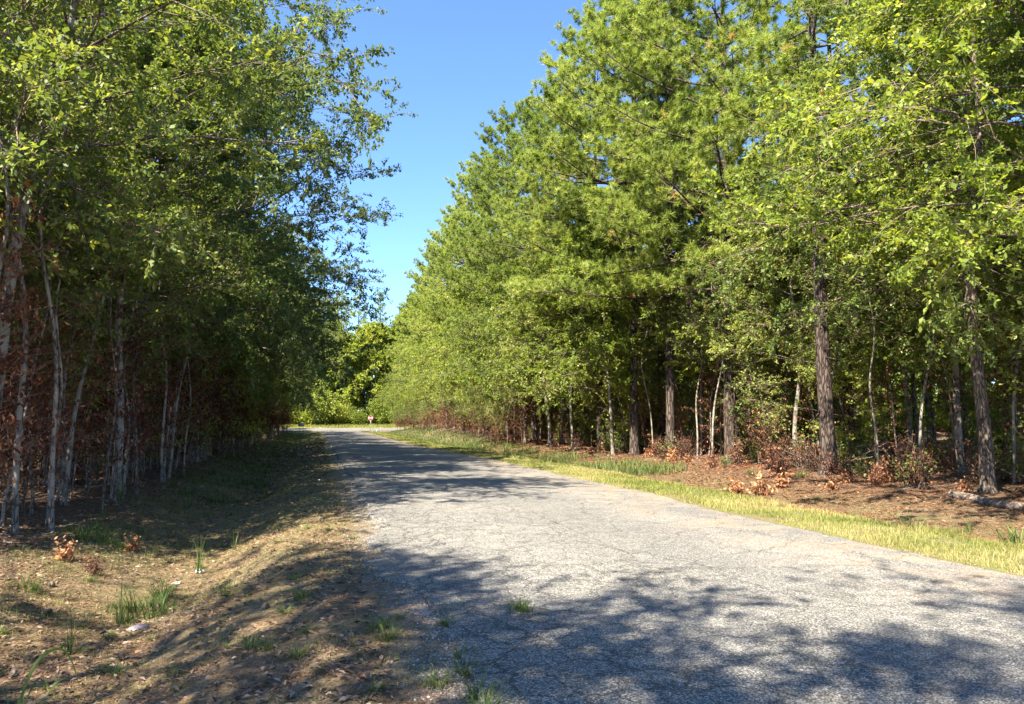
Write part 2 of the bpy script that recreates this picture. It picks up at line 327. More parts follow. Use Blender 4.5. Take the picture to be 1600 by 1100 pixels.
zr_[..., 2] = np.interp(Xr - eL[:, None], [0, 1.5, 4.5], [1, .7, .1]) * np.interp(Yr, [0, 14, 30], [1, .8, .4])
tag(gridmesh('road', Xr, Yr, Zr, zr_, ROAD), kind='structure')
# worn centre line (a thin sheet of paint residue on the road)
yl = np.arange(9, 34, .25); cl = (Lx(yl) + Rx(yl)) / 2 - .35
offs = np.array([-.07, -.03, .03, .07])
Xl = cl[:, None] + offs[None]; Yl = np.broadcast_to(yl[:, None], Xl.shape)
uu = (Xl - eL[np.searchsorted(yr, yl).clip(0, len(yr) - 1)][:, None]) / 6.
Zl = .018 + .035 + (vn(Xl, Yl, .7) - .5) * .02 + (vn(Xl, Yl, 3) - .5) * .006 + .004
zl_ = np.zeros(Xl.shape + (3,)); zl_[..., 0] = .5; zl_[..., 1] = (np.array([.3, 1, 1, .3]))[None] * np.interp(vn(Yl, Xl * 0 + 2, .25), [.4, .7], [.0, .8]) * np.interp(Yl, [9, 11, 22, 33], [0, 1, .8, .0])
tag(gridmesh('road_marking', Xl, Yl, Zl, zl_, ROAD), kind='structure')
# the cross road at the junction
xs = np.linspace(-230, 170, 80); ts = np.linspace(-4.6, 4.2, 8)
Xc = np.broadcast_to(xs[:, None], (80, 8)); Yc = 139 + .2 * (Xc + 31) + ts[None]
Zc = np.interp(tcross(Xc, Yc), [-14, -5, 5], [0, 0, .5]) + .075
Zc = Zc.copy(); zc_ = np.zeros(Xc.shape + (3,)); zc_[..., 0] = .4
tag(gridmesh('cross_road', Xc, Yc, Zc, zc_, ROAD), kind='structure')

# ------------------------------------------------------------------ trees
def rot_towards(d, ax, ang):                       # rotate rows of d about ax
    c, s = np.cos(ang)[:, None], np.sin(ang)[:, None]
    return d * c + np.cross(ax, d) * s + ax * np.sum(ax * d, 1, keepdims=True) * (1 - c)
def curve(p0, d, L, n, bend, rng, wob=.08):
    P = [np.array(p0, float)]; d = np.array(d, float)
    for i in range(n):
        d = d + np.array([0, 0, bend / n]) + rng.normal(0, wob, 3) * np.array([1, 1, .7]); d /= np.linalg.norm(d)
        P.append(P[-1] + d * L / n)
    return np.array(P)
def trunk_pts(rng, H, wander, n=14, leanv=(0, 0)):
    t = np.linspace(0, 1, n); a = rng.rand(4) * 6.28
    x = wander * (np.sin(t * 5 + a[0]) - math.sin(a[0]) + .4 * np.sin(t * 13 + a[1])) + leanv[0] * t * H
    y = wander * (np.sin(t * 4.3 + a[2]) - math.sin(a[2]) + .4 * np.sin(t * 11 + a[3])) + leanv[1] * t * H
    z = t * H; x = x * t ** .4; y = y * t ** .4
    return np.stack([x, y, z], 1)
def flare(tr, T, rad, k, rng):
    a = np.stack([T[0], T[0] + (T[1] - T[0]) * .1, T[0] + (T[1] - T[0]) * .25, T[0] + (T[1] - T[0]) * .55]); b = rad[0] / 1.32
    tube(tr, np.concatenate([a - [[0, 0, .12], [0, 0, 0], [0, 0, 0], [0, 0, 0]], T[1:]]), np.concatenate([[b * 1.75, b * 1.3, b * 1.1, b * 1.02], rad[1:]]), k)
    for i in range(5):
        az = rng.rand() * 6.28; d = np.array([math.cos(az), math.sin(az), 0]); tube(tr, [T[0] + d * b * .5 + [0, 0, .35 * b + .12], T[0] + d * b * 1.5 + [0, 0, .06], T[0] + d * b * 2.2 - [0, 0, .08]], [b * .36, b * .25, b * .1], 5)
def broadleaf(seed, H, hb, Rc, r0, nl=26, nsec=7, ntw=5, nlf=14, leaf=(.11, .06), bias=.3, mats=(None, None, None), wander=.15, up=.5, brown=None, nbrown=0, k=8, droop=-.2, twl=.7, lean=(0, 0), bmin=.9):
    rng = np.random.RandomState(seed); tr = MB(); cr = MB(); br = MB()
    T = trunk_pts(rng, H, wander, 16, lean); t = np.linspace(0, 1, 16)
    rad = r0 * (1 - t) ** .75 * .93 + .01; rad[0] *= 1.35
    flare(tr, T, rad, k, rng)
    Ps, Ds, Ls = [], [], []
    for i in range(nl):
        q = (i + rng.rand()) / nl; z = hb + (H * .97 - hb) * q; tt = z / H
        p0 = np.array([np.interp(tt, t, T[:, c]) for c in range(3)])
        az = i * 2.4 + rng.rand() * .9
        prof = (math.sin(math.pi * min(1, (q * .8 + .22))) ** .7)
        Ln = Rc * prof * rng.uniform(.75, 1.15) * (1 + bias * math.cos(az))
        el = up * (.3 + 1.3 * q) + rng.uniform(-.15, .2)
        d = np.array([math.cos(az) * math.cos(el), math.sin(az) * math.cos(el), math.sin(el)])
        C = curve(p0, d, Ln, 7, droop, rng, .13); rl = min(r0 * .36, .008 + Ln * .0085) * (1 - .5 * tt)
        tube(tr, C, np.linspace(rl, .006, 8), 5, mat=1)
        for s in range(nsec):
            f = .22 + .78 * (s + rng.rand()) / nsec; idx = f * 7; j = min(int(idx), 6); pp = C[j] + (C[j + 1] - C[j]) * (idx - j)
            dd = unit(C[j + 1] - C[j]); ax = rng.normal(size=3); ax[:2] *= .5
            v = unit(dd * .75 + unit(np.cross(dd, ax)) * .9 + np.array([0, 0, .12]))
            l2 = max(.5, Ln * .42 * (1.15 - f * .65)) * rng.uniform(.7, 1.2)
            S = curve(pp, v, l2, 4, -.25, rng, .12)
            segs(cr, S[:-1], S[1:], np.linspace(.014, .007, 4), np.linspace(.011, .004, 4), rng, 1)
            Ps.append(S[1:]); Ds.append(np.gradient(S, axis=0)[1:]); Ls.append(np.full(4, l2))
    Ps = np.concatenate(Ps); Ds = unit(np.concatenate(Ds))
    I = rng.randint(0, len(Ps), nl * nsec * ntw)
    P0 = Ps[I] + rng.normal(0, .06, (len(I), 3)); D0 = unit(Ds[I] * .7 + rng.normal(0, .75, (len(I), 3)) * np.array([1, 1, .6]))
    TL = twl * rng.uniform(.5, 1.3, len(I)); P1 = P0 + D0 * TL[:, None] - np.array([0, 0, .08])
    segs(cr, P0, P1, np.full(len(I), .005), np.full(len(I), .002), rng, 1)
    J = np.repeat(np.arange(len(I)), nlf); f = rng.rand(len(J)) ** .7
    P = P0[J] + (P1 - P0)[J] * f[:, None] + rng.normal(0, .03, (len(J), 3))
    D = unit(D0[J] * .6 + rng.normal(0, .7, (len(J), 3)) + np.array([0, 0, -.15]))
    N = unit(np.array([0, 0, 1.]) + rng.normal(0, .55, (len(J), 3)))
    clump = rng.rand(len(I))[J]
    rnd = np.clip(.35 * clump + .65 * rng.beta(2, 2.4, len(J)), 0, 1)
    sz = rng.uniform(.5, 1.25, len(J))
    leaves(cr, P, D, N, leaf[0] * sz, leaf[1] * sz, rnd, 0)
    out = [('trunk', tr, [mats[1], DBARK], True), ('crown', cr, [mats[0], TWIG], False)]
    if nbrown:
        m = nbrown; z = rng.uniform(bmin, brown, m); az = rng.rand(m) * 6.28; rr = rng.uniform(.15, 1.7, m)
        tt = z / H; b0 = np.stack([np.interp(tt, t, T[:, 0]), np.interp(tt, t, T[:, 1]), z], 1)
        e = rng.uniform(.1, .8, m); dd = np.stack([np.cos(az) * np.cos(e), np.sin(az) * np.cos(e), np.sin(e)], 1); b1 = b0 + dd * rr[:, None]
        segs(br, b0, b1, np.full(m, .006), np.full(m, .002), rng, 1)
        J = np.repeat(np.arange(m), 13); f = rng.uniform(.2, 1.05, len(J)); P = b0[J] + (b1 - b0)[J] * f[:, None] + rng.normal(0, .06, (len(J), 3))
        D = unit(rng.normal(0, .5, (len(J), 3)) + np.array([0, 0, -.75])); N = unit(rng.normal(0, 1, (len(J), 3)))
        sz = rng.uniform(.6, 1.25, len(J))
        leaves(br, P, D, N, .12 * sz, .055 * sz, np.clip(rng.beta(2, 2.5, len(J)) * .7 + .35 * rng.rand(m)[J], 0, 1), 0, .3)
        out.append(('dead_leaves', br, [mats[2], TWIG], False))
    return out
def pine(seed, H, hb, Rc, r0, nb=50, nsec=7, ntuft=3, nn=54, nL=.19, nw=.014, bias=.25, low=0, ivy=False):
    rng = np.random.RandomState(seed); tr = MB(); cr = MB()
    T = trunk_pts(rng, H, .10, 20); t = np.linspace(0, 1, 20); rad = r0 * (1 - t) ** .8 * .9 + .02; rad[0] *= 1.3
    flare(tr, T, rad, 12, rng)
    for i in range(9):                               # dead stubs below the crown
        z = rng.uniform(2.2, hb + 1.5); az = rng.rand() * 6.28; p0 = np.array([np.interp(z / H, t, T[:, c]) for c in range(3)])
        tube(tr, curve(p0, (math.cos(az), math.sin(az), rng.uniform(-.2, .3)), rng.uniform(.3, 1.7), 4, -.1, rng), np.linspace(.02, .006, 5), 4)
    TP, TD, TC_ = [], [], []
    for i in range(nb):
        q = ((i + rng.rand()) / nb) ** .9; z = hb + (H - hb) * q; tt = min(z / H, .995); p0 = np.array([np.interp(tt, t, T[:, c]) for c in range(3)])
        az = i * 2.4 + rng.rand() * .8
        Ln = (Rc * (1 - q) ** .62 + .45) * rng.uniform(.7, 1.15) * (1 + bias * math.cos(az)) * (min(1, .62 + q * 2.2))
        el = -.12 + 1.0 * q ** 1.5 + rng.uniform(-.15, .15)
        C = curve(p0, (math.cos(az) * math.cos(el), math.sin(az) * math.cos(el), math.sin(el)), Ln, 7, .35, rng, .07)
        tube(tr, C, np.linspace(.018 + Ln * .009, .008, 8), 5)
        ns = max(3, int(nsec * Ln / 3))
        for s in range(ns):
            f = .3 + .7 * (s + rng.rand()) / ns; idx = min(f, .999) * 7; j = int(idx); pp = C[j] + (C[j + 1] - C[j]) * (idx - j); dd = unit(C[j + 1] - C[j])
            sgn = 1 if s % 2 else -1
            v = unit(dd * .7 + sgn * unit(np.cross(dd, np.array([0, 0, 1.]))) * .8 + np.array([0, 0, rng.uniform(0, .5)]))
            l2 = max(.35, Ln * .36 * (1.2 - f * .8)) * rng.uniform(.7, 1.2); S = curve(pp, v, l2, 3, .3, rng, .1)
            segs(cr, S[:-1], S[1:], np.array([.012, .009, .007]), np.array([.009, .007, .005]), rng, 1)
            for g in range(ntuft):
                a = S[-1] if g == 0 else S[1 + g % 2] + rng.normal(0, .12, 3)
                b = unit(unit(S[-1] - S[-2]) + rng.normal(0, .45, 3) + np.array([0, 0, .25]))
                TP.append(a + b * (0 if g == 0 else .12)); TD.append(b); TC_.append(rng.rand())
        TP.append(C[-1]); TD.append(unit(C[-1] - C[-2])); TC_.append(rng.rand())
    TP = np.array(TP); TD = np.array(TD); TC_ = np.array(TC_); n = len(TP)
    J = np.repeat(np.arange(n), nn); a = rng.rand(len(J)) * 6.28; th = np.arccos(rng.uniform(-.25, 1, len(J)))
    A = perp(TD, rng); B = np.cross(TD, A)
    D = unit(TD[J] * np.cos(th)[:, None] + (A[J] * np.cos(a)[:, None] + B[J] * np.sin(a)[:, None]) * np.sin(th)[:, None])
    P = TP[J] - TD[J] * rng.uniform(0, .14, len(J))[:, None]
    rnd = np.clip(.45 * TC_[J] + .4 * rng.rand(len(J)) + .12 * (th < .8) - .05, 0, .9); rnd[rng.rand(len(J)) < .03] = 1
    tl = rng.uniform(.6, 1.15, n)[J]; brown_ = rng.rand(n)[J] < .01; rnd = np.where(brown_, 1, rnd)
    needles(cr, P, D, nL * tl * rng.uniform(.75, 1.1, len(J)), np.full(len(J), nw), rnd, rng, 0)
    return [('trunk', tr, [PBARK], True), ('crown', cr, [PINEN, TWIG], False)]
def proto(parts):
    return [(n, b.build(n, m, None, s)) for n, b, m, s in parts]
PROTOS = {}
def mk(key, parts): PROTOS[key] = [[n, o, False] for n, o in proto(parts)]
def plant(key, name, x, y, rz, s, label, cat, group, sink=.06, sz=None, z=None):
    root = empty(name, (x, y, float(gz(x, y)) - sink if z is None else z), rz); root.scale = (s, s, s if sz is None else sz)
    tag(root, label, cat, group)
    for rec in PROTOS[key]:
        o = rec[1]
        if rec[2]: o = o.copy(); COL.objects.link(o)
        rec[2] = True; o.parent = root
    return root

mk('bigoak', broadleaf(1, 16, 4.6, 6.4, .24, 48, 10, 9, 33, (.115, .064), .25, (DARKOAK, DBARK), .2, .4, droop=-.2))
mk('bigoak2', broadleaf(2, 15, 4.0, 5.6, .18, 46, 10, 9, 32, (.118, .066), .3, (OAK, GBARK), .25, .45, droop=-.15))
mk('oak', broadleaf(3, 13, 3.6, 3.8, .13, 32, 8, 6, 19, (.14, .08), .3, (OAK, GBARK), .22, .5))
mk('oak2', broadleaf(4, 12.5, 3.6, 3.4, .11, 32, 8, 6, 19, (.14, .085), .25, (MAPLE, GBARK), .25, .5))
mk('oak3', broadleaf(5, 14, 4.2, 3.3, .12, 32, 8, 6, 19, (.14, .08), .2, (DARKOAK, DBARK), .2, .6))
mk('edge', broadleaf(6, 12, 3.0, 3.3, .08, 34, 8, 7, 19, (.14, .085), .45, (MAPLE, GBARK), .2, .4))
mk('edge2', broadleaf(7, 11.5, 2.8, 3.1, .07, 34, 8, 7, 19, (.13, .07), .45, (OAK, GBARK), .2, .4))
mk('far', broadleaf(8, 15, 2.5, 4.2, .16, 26, 7, 5, 20, (.33, .22), .1, (MAPLE, GBARK), .2, .5, twl=1.1))
mk('far2', broadleaf(9, 16, 2.5, 3.8, .16, 26, 7, 5, 20, (.31, .2), .1, (MAPLE, GBARK), .2, .5, twl=1.1))
mk('sap', broadleaf(20, 8, 4.6, 1.3, .028, 12, 4, 4, 10, (.12, .07), .2, (OAK, DBARK, BROWNL), .22, .6, 4.3, 26, k=6, lean=(.03, .02)))
mk('sap2', broadleaf(21, 7, 3.8, 1.2, .023, 11, 4, 4, 10, (.12, .07), .2, (MAPLE, GBARK, BROWNL), .28, .6, 3.8, 60, k=6, lean=(-.04, .05)))
mk('sap3', broadleaf(22, 9, 5, 1.5, .038, 13, 4, 4, 10, (.11, .06), .2, (OAK, GBARK, BROWNL), .3, .6, k=6, lean=(.06, -.03)))
mk('sap4', broadleaf(26, 8.5, 5.2, 1.2, .03, 11, 4, 4, 10, (.12, .07), .2, (DARKOAK, GBARK, BROWNL), .38, .6, 4.6, 60, k=6, lean=(-.02, -.07)))
mk('sapg', broadleaf(23, 6, 1.3, 1.5, .03, 18, 4, 5, 10, (.13, .08), .2, (MAPLE, DBARK, BROWNL), .25, .5, k=5))
mk('brown', broadleaf(24, 5.2, 4.4, .5, .022, 4, 3, 3, 6, (.12, .07), .1, (BROWNL, DBARK, BROWNL), .2, .6, 5.0, 150, k=5, bmin=1.5))
mk('browns', broadleaf(25, 4.4, 2.2, 1.0, .02, 9, 4, 4, 9, (.12, .07), .1, (OAK, DBARK, BROWNL), .2, .6, 2.6, 34, k=5))
mk('pine', pine(31, 21, 6.2, 5.2, .20, 66, 11, 4, 50, .27, .024))
mk('pine2', pine(32, 23, 7.0, 4.6, .18, 66, 11, 4, 50, .27, .024))
mk('pine3', pine(33, 20, 5.6, 4.8, .165, 66, 11, 4, 50, .27, .024))
mk('farpine', pine(34, 22, 5, 4.0, .22, 50, 8, 3, 26, .3, .05))
# ------------------------------------------------------------------ planting
ORD = ['nearest', 'second', 'third', 'fourth', 'fifth', 'sixth', 'seventh', 'eighth', 'ninth', 'tenth', 'eleventh', 'twelfth', 'thirteenth', 'fourteenth', 'fifteenth', 'sixteenth', 'seventeenth', 'eighteenth', 'nineteenth', 'twentieth']
prg = np.random.RandomState(77); TAKEN = []
def free(x, y, d):
    for a, b in TAKEN:
        if (a - x) ** 2 + (b - y) ** 2 < d * d: return False
    return True
def take(x, y): TAKEN.append((x, y))
# left edge of the woods: big overhanging oaks, counted from the camera
mk('airy', broadleaf(61, 15, 4.6, 5.4, .2, 34, 8, 6, 15, (.13, .07), .3, (OAK, DBARK), .25, .45, droop=-.2))
LBIG = [(-9.5, 6.6, 'airy', 1.05), (-4.5, 6.8, 'airy', 1.05), (-1.5, 8.0, 'airy', .9), (1.2, 8.2, 'airy', .86), (21, 8.0, 'bigoak2', 1.08), (27, 7.2, 'bigoak', 1.05), (34, 6.2, 'bigoak', 1.2), (41, 6.7, 'bigoak2', 1.1), (49, 7, 'bigoak', .98), (57, 6.8, 'bigoak2', 1.1),
        (66, 7, 'bigoak', 1.0), (76, 6.9, 'bigoak2', 1.15), (87, 6.8, 'bigoak', 1.0), (99, 6.8, 'bigoak2', 1.1), (111, 6.5, 'bigoak2', 1.15)]
k = 0
for (y, d, key, s) in LBIG:
    x = latl(y, d); take(x, y)
    if y < 5: lab = ['shade casting oak of the left wood edge beside the viewer, %s' % w for w in ('farthest back', 'second from the back', 'third from the back', 'foremost')][LBIG.index((y, d, key, s))]
    else: lab = '%s wide crowned oak of the left wood edge, overhanging the ditch' % ORD[k]; k += 1
    plant(key, 'oak_tree', x, y, math.pi if y in (-1.5, 1.2) else prg.uniform(-.5, .5), s, lab, 'tree', 'big oaks along the left wood edge', sz=s * (1.22 if 20 < y < 30 else 1))
# single pale trunks near the left frame edge
def ppx(u, v, z=0.):                                  # plan helper: where a base seen at (u, v) in the photo stands
    D = (1.6 - z) * 1155 / (v - 660.); return (u - 800) / 1155 * D, D
for (u, v, z, key, rz, s, lab) in [(-22, 838, -.25, 'lean', 0, 1.0, 'pale barked tree leaning right at the left frame edge of the woods'),
                               (38, 832, -.3, 'sap3', .4, 1.15, 'thin tree with pale base nearest the camera at the left wood edge'),
                               (110, 792, -.25, 'sap3', 2.0, 1.1, 'thin tree with pale mottled bark left of the crooked grey tree'),
                               (190, 779, -.25, 'crook', .2, 1.0, 'crooked grey barked tree in front of the leaf strewn left wood edge'),
                               (222, 772, -.25, 'sap', 1.2, 1.1, 'thin pale pole tree just right of the crooked grey tree')]:
    x, y = ppx(u, v, z)
    if key == 'lean' and key not in PROTOS: mk('lean', broadleaf(41, 13, 5.2, 3.6, .12, 34, 9, 6, 26, (.11, .06), .3, (OAK, GBARK), .12, .5, lean=(.13, .02)))
    if key == 'crook' and key not in PROTOS: mk('crook', broadleaf(42, 12, 4.6, 3.4, .11, 34, 9, 6, 26, (.11, .06), .3, (OAK, GBARK), .3, .5, lean=(.06, .0)))
    take(x, y); plant(key, 'hardwood_tree', x, y, rz, s, lab, 'tree', 'pale trunked trees at the left frame edge')
# right edge: labelled pines
RP1 = [(1290, 742, -.1, 'pineb', 1.0, 0, 'thick red brown pine trunk, the stoutest tree of the right wood edge'),
       (1138, 722, -.1, 'pine', 1.2, 2.9, 'bare trunked pine left of the stoutest pine, with lower boughs over the verge'),
       (1046, 716, -.1, 'pine3', 1.3, 3.0, 'darker pine with a shaded trunk next to the bare trunked pine')]
mk('pineb', pine(35, 22, 8.5, 4.4, .26, 56, 10, 4, 50, .27, .024))
for (u, v, z, key, s, rz, lab) in RP1:
    x, y = ppx(u, v, z); take(x, y); plant(key, 'pine_tree', x, y, rz, s, lab, 'pine tree', 'pines along the right wood edge')
k = 1
for (y, d, key, s) in [(37.5, 8.4, 'pine', 1.17), (42, 8.6, 'pine2', 1.12), (47.5, 8.4, 'pine3', 1.17), (54, 8.6, 'pine', 1.18), (61, 8.4, 'pine2', 1.18), (68, 8.8, 'pine', 1.18), (76, 8.3, 'pine2', 1.2), (84, 8.8, 'pine', 1.2), (93, 8.4, 'pine2', 1.14), (102, 8.6, 'pine3', 1.22), (112, 8.2, 'pine2', 1.05), (122, 8, 'pine3', 1.1)]:
    x = latr(y, d); take(x, y)
    plant(key, 'pine_tree', x, y, math.pi + prg.uniform(-.6, .6), s, '%s pine beyond the darker shaded pine along the right wood edge' % ('first' if k == 1 else ORD[k - 1]), 'pine tree', 'pines along the right wood edge'); k += 1
mk('rleaf', broadleaf(43, 15, 5.2, 4.8, .17, 40, 10, 7, 28, (.12, .065), .3, (OAK, DBARK), .25, .35, droop=-.3))
mk('rleaf2', broadleaf(44, 13, 5.2, 4.4, .11, 40, 10, 7, 28, (.12, .068), .4, (MAPLE, GBARK), .25, .35, droop=-.3))
for (u, v, key, rz, s, lab) in [(1533, 764, 'rleaf', 2.6, 1.0, 'dark trunked oak at the right frame edge, beside the fallen log'),
                             (1240, 728, 'crook', 3.3, .85, 'slim pale curved tree between the two near pine trunks'),
                             (1420, 730, 'rleaf2', 2.2, .85, 'slim lime leaved tree right of the stoutest pine'),
                             (1680, 790, 'rleaf2', 2.9, 1.0, 'leafy tree whose boughs hang in from the right frame edge')]:
    x, y = ppx(u, v, -.05); take(x, y); plant(key, 'hardwood_tree', x, y, rz, s, lab, 'tree', 'hardwoods at the right wood edge')
# right edge: bushy lower trees in front of the pines
k = 0
for y in [38, 42.5, 46.5, 51, 55.5, 60, 64.5, 69.5, 74.5, 80, 86, 92, 98, 104, 110, 117, 124]:
    x = latr(y, prg.uniform(6.9, 7.8)); key = ['edge', 'edge2', 'oak2'][k % 3]; take(x, y)
    plant(key, 'hardwood_tree', x, y, math.pi + prg.uniform(-.7, .7), prg.uniform(.9, 1.12) * (.92 if key == 'oak2' else 1.05), '%s sunlit leafy tree of the right wood edge, in front of the far pines' % ORD[k], 'tree', 'sunlit leafy trees on the right bank'); k += 1
# deeper woods
def wood(*a, **k):
    n = _wood(*a, **k); L = sorted((o for o in LAST if abs(o.location.x) < .68 * o.location.y), key=lambda o: o.location.length)[:14]
    for i, o in enumerate(L): o['label'] = ('nearest ' if i == 0 else ORD[i] + ' nearest ') + o['label']
    for o in LAST:
        if o not in L: o['label'] = 'more distant ' + o['label']
    return n
LAST = []
def _wood(side, lats, step, keys, name, label, cat, group, y0=-16, y1=134, jit=1.5, mind=2.0, sc=(.85, 1.15), cap=999):
    n = 0; LAST.clear()
    for lat in lats:
        y = y0 + prg.rand() * step
        while y < y1 and n < cap:
            d = lat + prg.uniform(-jit, jit); yy = y + prg.uniform(-jit, jit) * .6
            x = float(latl(yy, d) if side < 0 else latr(yy, d)); y += step * prg.uniform(.75, 1.3)
            if abs(x) > .72 * yy + 5 and not (side < 0 and yy > -16 and lat < 13 and x > -19): continue
            if not free(x, yy, mind): continue
            take(x, yy); s = prg.uniform(*sc)
            LAST.append(plant(keys[prg.randint(len(keys))], name, x, yy, prg.rand() * 6.28, s, label, cat, group, sz=s * prg.uniform(.9, 1.1))); n += 1
    return n
N1 = wood(-1, [10, 13.5, 17.5], 5.0, ['oak', 'oak3', 'oak2', 'oak3'], 'hardwood_tree', 'hardwood in the shaded left woods, behind the row of wide crowned oaks', 'tree', 'hardwoods inside the left woods', y0=9)
N2 = wood(-1, [12, 22], 9, ['pine2'], 'pine_tree', 'pine standing among the hardwoods inside the left woods', 'pine tree', 'pines inside the left woods', y0=12)
N3 = wood(-1, [23, 30, 38, 47], 6.5, ['far', 'far2'], 'hardwood_tree', 'leafy tree far back in the left woods', 'tree', 'trees far back in the left woods', y0=5, sc=(.8, 1.1))
N4 = wood(1, [12.5, 17], 6.0, ['oak', 'oak3', 'oak2'], 'hardwood_tree', 'hardwood inside the right woods, behind the front pines', 'tree', 'hardwoods inside the right woods', y0=8)
N5 = wood(1, [13.5, 20], 7.5, ['pine2', 'pine'], 'pine_tree', 'pine inside the right woods, behind the front row of pines', 'pine tree', 'pines inside the right woods', y0=12)
N6 = wood(1, [24, 31, 40, 50], 8, ['far', 'far2', 'farpine'], 'forest_tree', 'tree far back in the right woods', 'tree', 'trees far back in the right woods', y0=10, sc=(.8, 1.1))
# thin saplings and brown herbicide-browned growth
N7 = wood(-1, [5.9, 6.7, 7.6, 8.6, 9.8], .95, ['sap', 'sap', 'sap', 'sap4', 'sap2', 'sap3'], 'sapling', 'thin pale stemmed sapling in the near part of the left thicket', 'sapling', 'thin saplings in the near part of the left thicket', y0=9, y1=27, jit=.5, mind=.36, sc=(.6, 1.1))
wood(-1, [8.6, 10.4], 2.4, ['brown'], 'browned_sapling', 'brown leaved sapling standing behind the near pale stems of the left thicket', 'sapling', 'brown saplings behind the near pale stems', y0=11, y1=27, jit=.6, mind=.5, sc=(.55, 1.15))
N7 += wood(-1, [5.8, 6.7, 7.8, 9.2], 1.3, ['sap', 'sap2', 'sap3', 'browns', 'brown', 'sap4', 'sapg'], 'sapling', 'thin pale stemmed sapling in the browned thicket along the left wood edge', 'sapling', 'thin saplings of the left thicket', y0=27, y1=64, jit=.6, mind=.42, sc=(.55, 1.3))
N8 = wood(-1, [6.0, 7.4], 2.0, ['brown', 'sap2'], 'browned_sapling', 'brown leaved sapling far down the left wood edge toward the junction', 'sapling', 'brown saplings far down the left edge', y0=66, y1=128, jit=.7, mind=.6, sc=(.95, 1.2))
N9 = wood(-1, [11, 13.5, 16], 2.6, ['sap', 'sap3', 'sapg'], 'sapling', 'thin sapling inside the left woods, behind the browned thicket', 'sapling', 'saplings inside the left woods', y0=10, y1=60, jit=1, mind=.6)
N10 = wood(1, [9.3, 10.6, 12, 13.8, 15.8], 1.9, ['sap', 'sapg', 'sap3', 'sap4', 'sapg', 'browns'], 'sapling', 'slender sapling in the undergrowth of the right woods', 'sapling', 'saplings of the right undergrowth', y0=12, y1=70, jit=1, mind=.7, sc=(.7, 1.1))
N11 = wood(1, [5.6, 6.8], 1.9, ['browns', 'browns', 'sap2'], 'browned_sapling', 'brown leaved sapling low on the right bank under the sunlit trees', 'sapling', 'brown saplings on the right bank', y0=48, y1=126, jit=.5, mind=.6, sc=(.6, .95))
print('counts', N1, N2, N3, N4, N5, N6, N7, N8, N9, N10, N11)
# trees closing the view beyond the junction
k = 0
for (t, step, sc_) in [(20, 4.6, 1.5), (28, 5.0, 1.75), (37, 5.5, 1.9)]:
    x = -80
    while x < 6:
        xx = x + prg.uniform(-1.5, 1.5); yy = 139 + .2 * (xx + 31) + t + prg.uniform(-2, 2); x += step
        key = ['far', 'far2', 'farpine', 'far', 'far2'][prg.randint(5)]
        s = sc_ * prg.uniform(.85, 1.1) * (.72 if key == 'farpine' else 1)
        plant(key, 'forest_tree', xx, yy, prg.rand() * 6.28, s, 'sunlit tree of the far wood beyond the cross road', 'tree', 'trees beyond the cross road')
def shrub(seed, h, r, mats, n=26, nl=16, leaf=(.1, .06), droop=0.):
    rng = np.random.RandomState(seed); st = MB(); lf = MB()
    az = rng.rand(n) * 6.28; e = rng.uniform(.5, 1.45, n); L = h * rng.uniform(.5, 1.1, n)
    P0 = np.stack([rng.normal(0, r * .15, n), rng.normal(0, r * .15, n), np.zeros(n)], 1)
    D = np.stack([np.cos(az) * np.cos(e) * r / h * 1.3, np.sin(az) * np.cos(e) * r / h * 1.3, np.sin(e)], 1); P1 = P0 + D * L[:, None]
    segs(st, P0, P1, np.full(n, .008 * max(1, h)), np.full(n, .003), rng)
    J = np.repeat(np.arange(n), nl); f = rng.uniform(.25, 1.05, len(J)); P = P0[J] + (P1 - P0)[J] * f[:, None] + rng.normal(0, .06 * max(1, h), (len(J), 3))
    P[:, 2] = np.maximum(P[:, 2], .04)
    Dd = unit(rng.normal(0, .7, (len(J), 3)) + np.array([0, 0, droop])); N = unit(np.array([0, 0, .8]) + rng.normal(0, .7, (len(J), 3))); sz = rng.uniform(.6, 1.2, len(J))
    leaves(lf, P, Dd, N, leaf[0] * sz, leaf[1] * sz, rng.beta(2, 2, len(J)))
    return [('stems', st, [mats[1]], False), ('foliage', lf, [mats[0]], False)]
mk('bush', shrub(51, 4.6, 2.6, (MAPLE, TWIG), 110, 60, (.26, .17)))
mk('bush2', shrub(52, 3.0, 1.8, (MAPLE, TWIG), 70, 50, (.22, .14)))
k = 0
for xx in np.arange(-72, 2, 2.6):
    x = xx + prg.uniform(-1, 1); t = prg.uniform(11.5, 15); key = ['bush', 'bush2'][prg.randint(2)]
    plant(key, 'bush', x, 139 + .2 * (x + 31) + t, prg.rand() * 6.28, prg.uniform(.9, 1.5) * (1.3 if x < -38 else .9), 'bright green bush at the foot of the far wood beyond the cross road', 'bush', 'bushes beyond the cross road')
rng = np.random.RandomState(66); mb = MB(); n = 70000
sd2 = np.where(rng.rand(n) < .5, -1, 1); y = rng.uniform(-10, 150, n); d = rng.uniform(50, 58, n); x = np.where(sd2 < 0, latl(y, d), latr(y, d))
z = gz(x, y) + rng.rand(n) * (13 + 6 * vn(x, y, .12)); keep = (np.abs(x) < .75 * y + 12); P = np.stack([x, y, z], 1)[keep]; n2 = 70000; x = rng.uniform(-110, 30, n2); y = 139 + .2 * (x + 31) + rng.uniform(46, 54, n2); P = np.concatenate([P, np.stack([x, y, gz(x, y) + rng.rand(n2) ** 1.5 * 20], 1)]); n = len(P)
leaves(mb, P, unit(rng.normal(0, 1, (n, 3))), unit(rng.normal(0, 1, (n, 3))), rng.uniform(.4, .9, n), rng.uniform(.3, .6, n), np.clip(.5 * vn(P[:, 1], P[:, 2], .4) + .5 * rng.rand(n), 0, 1))
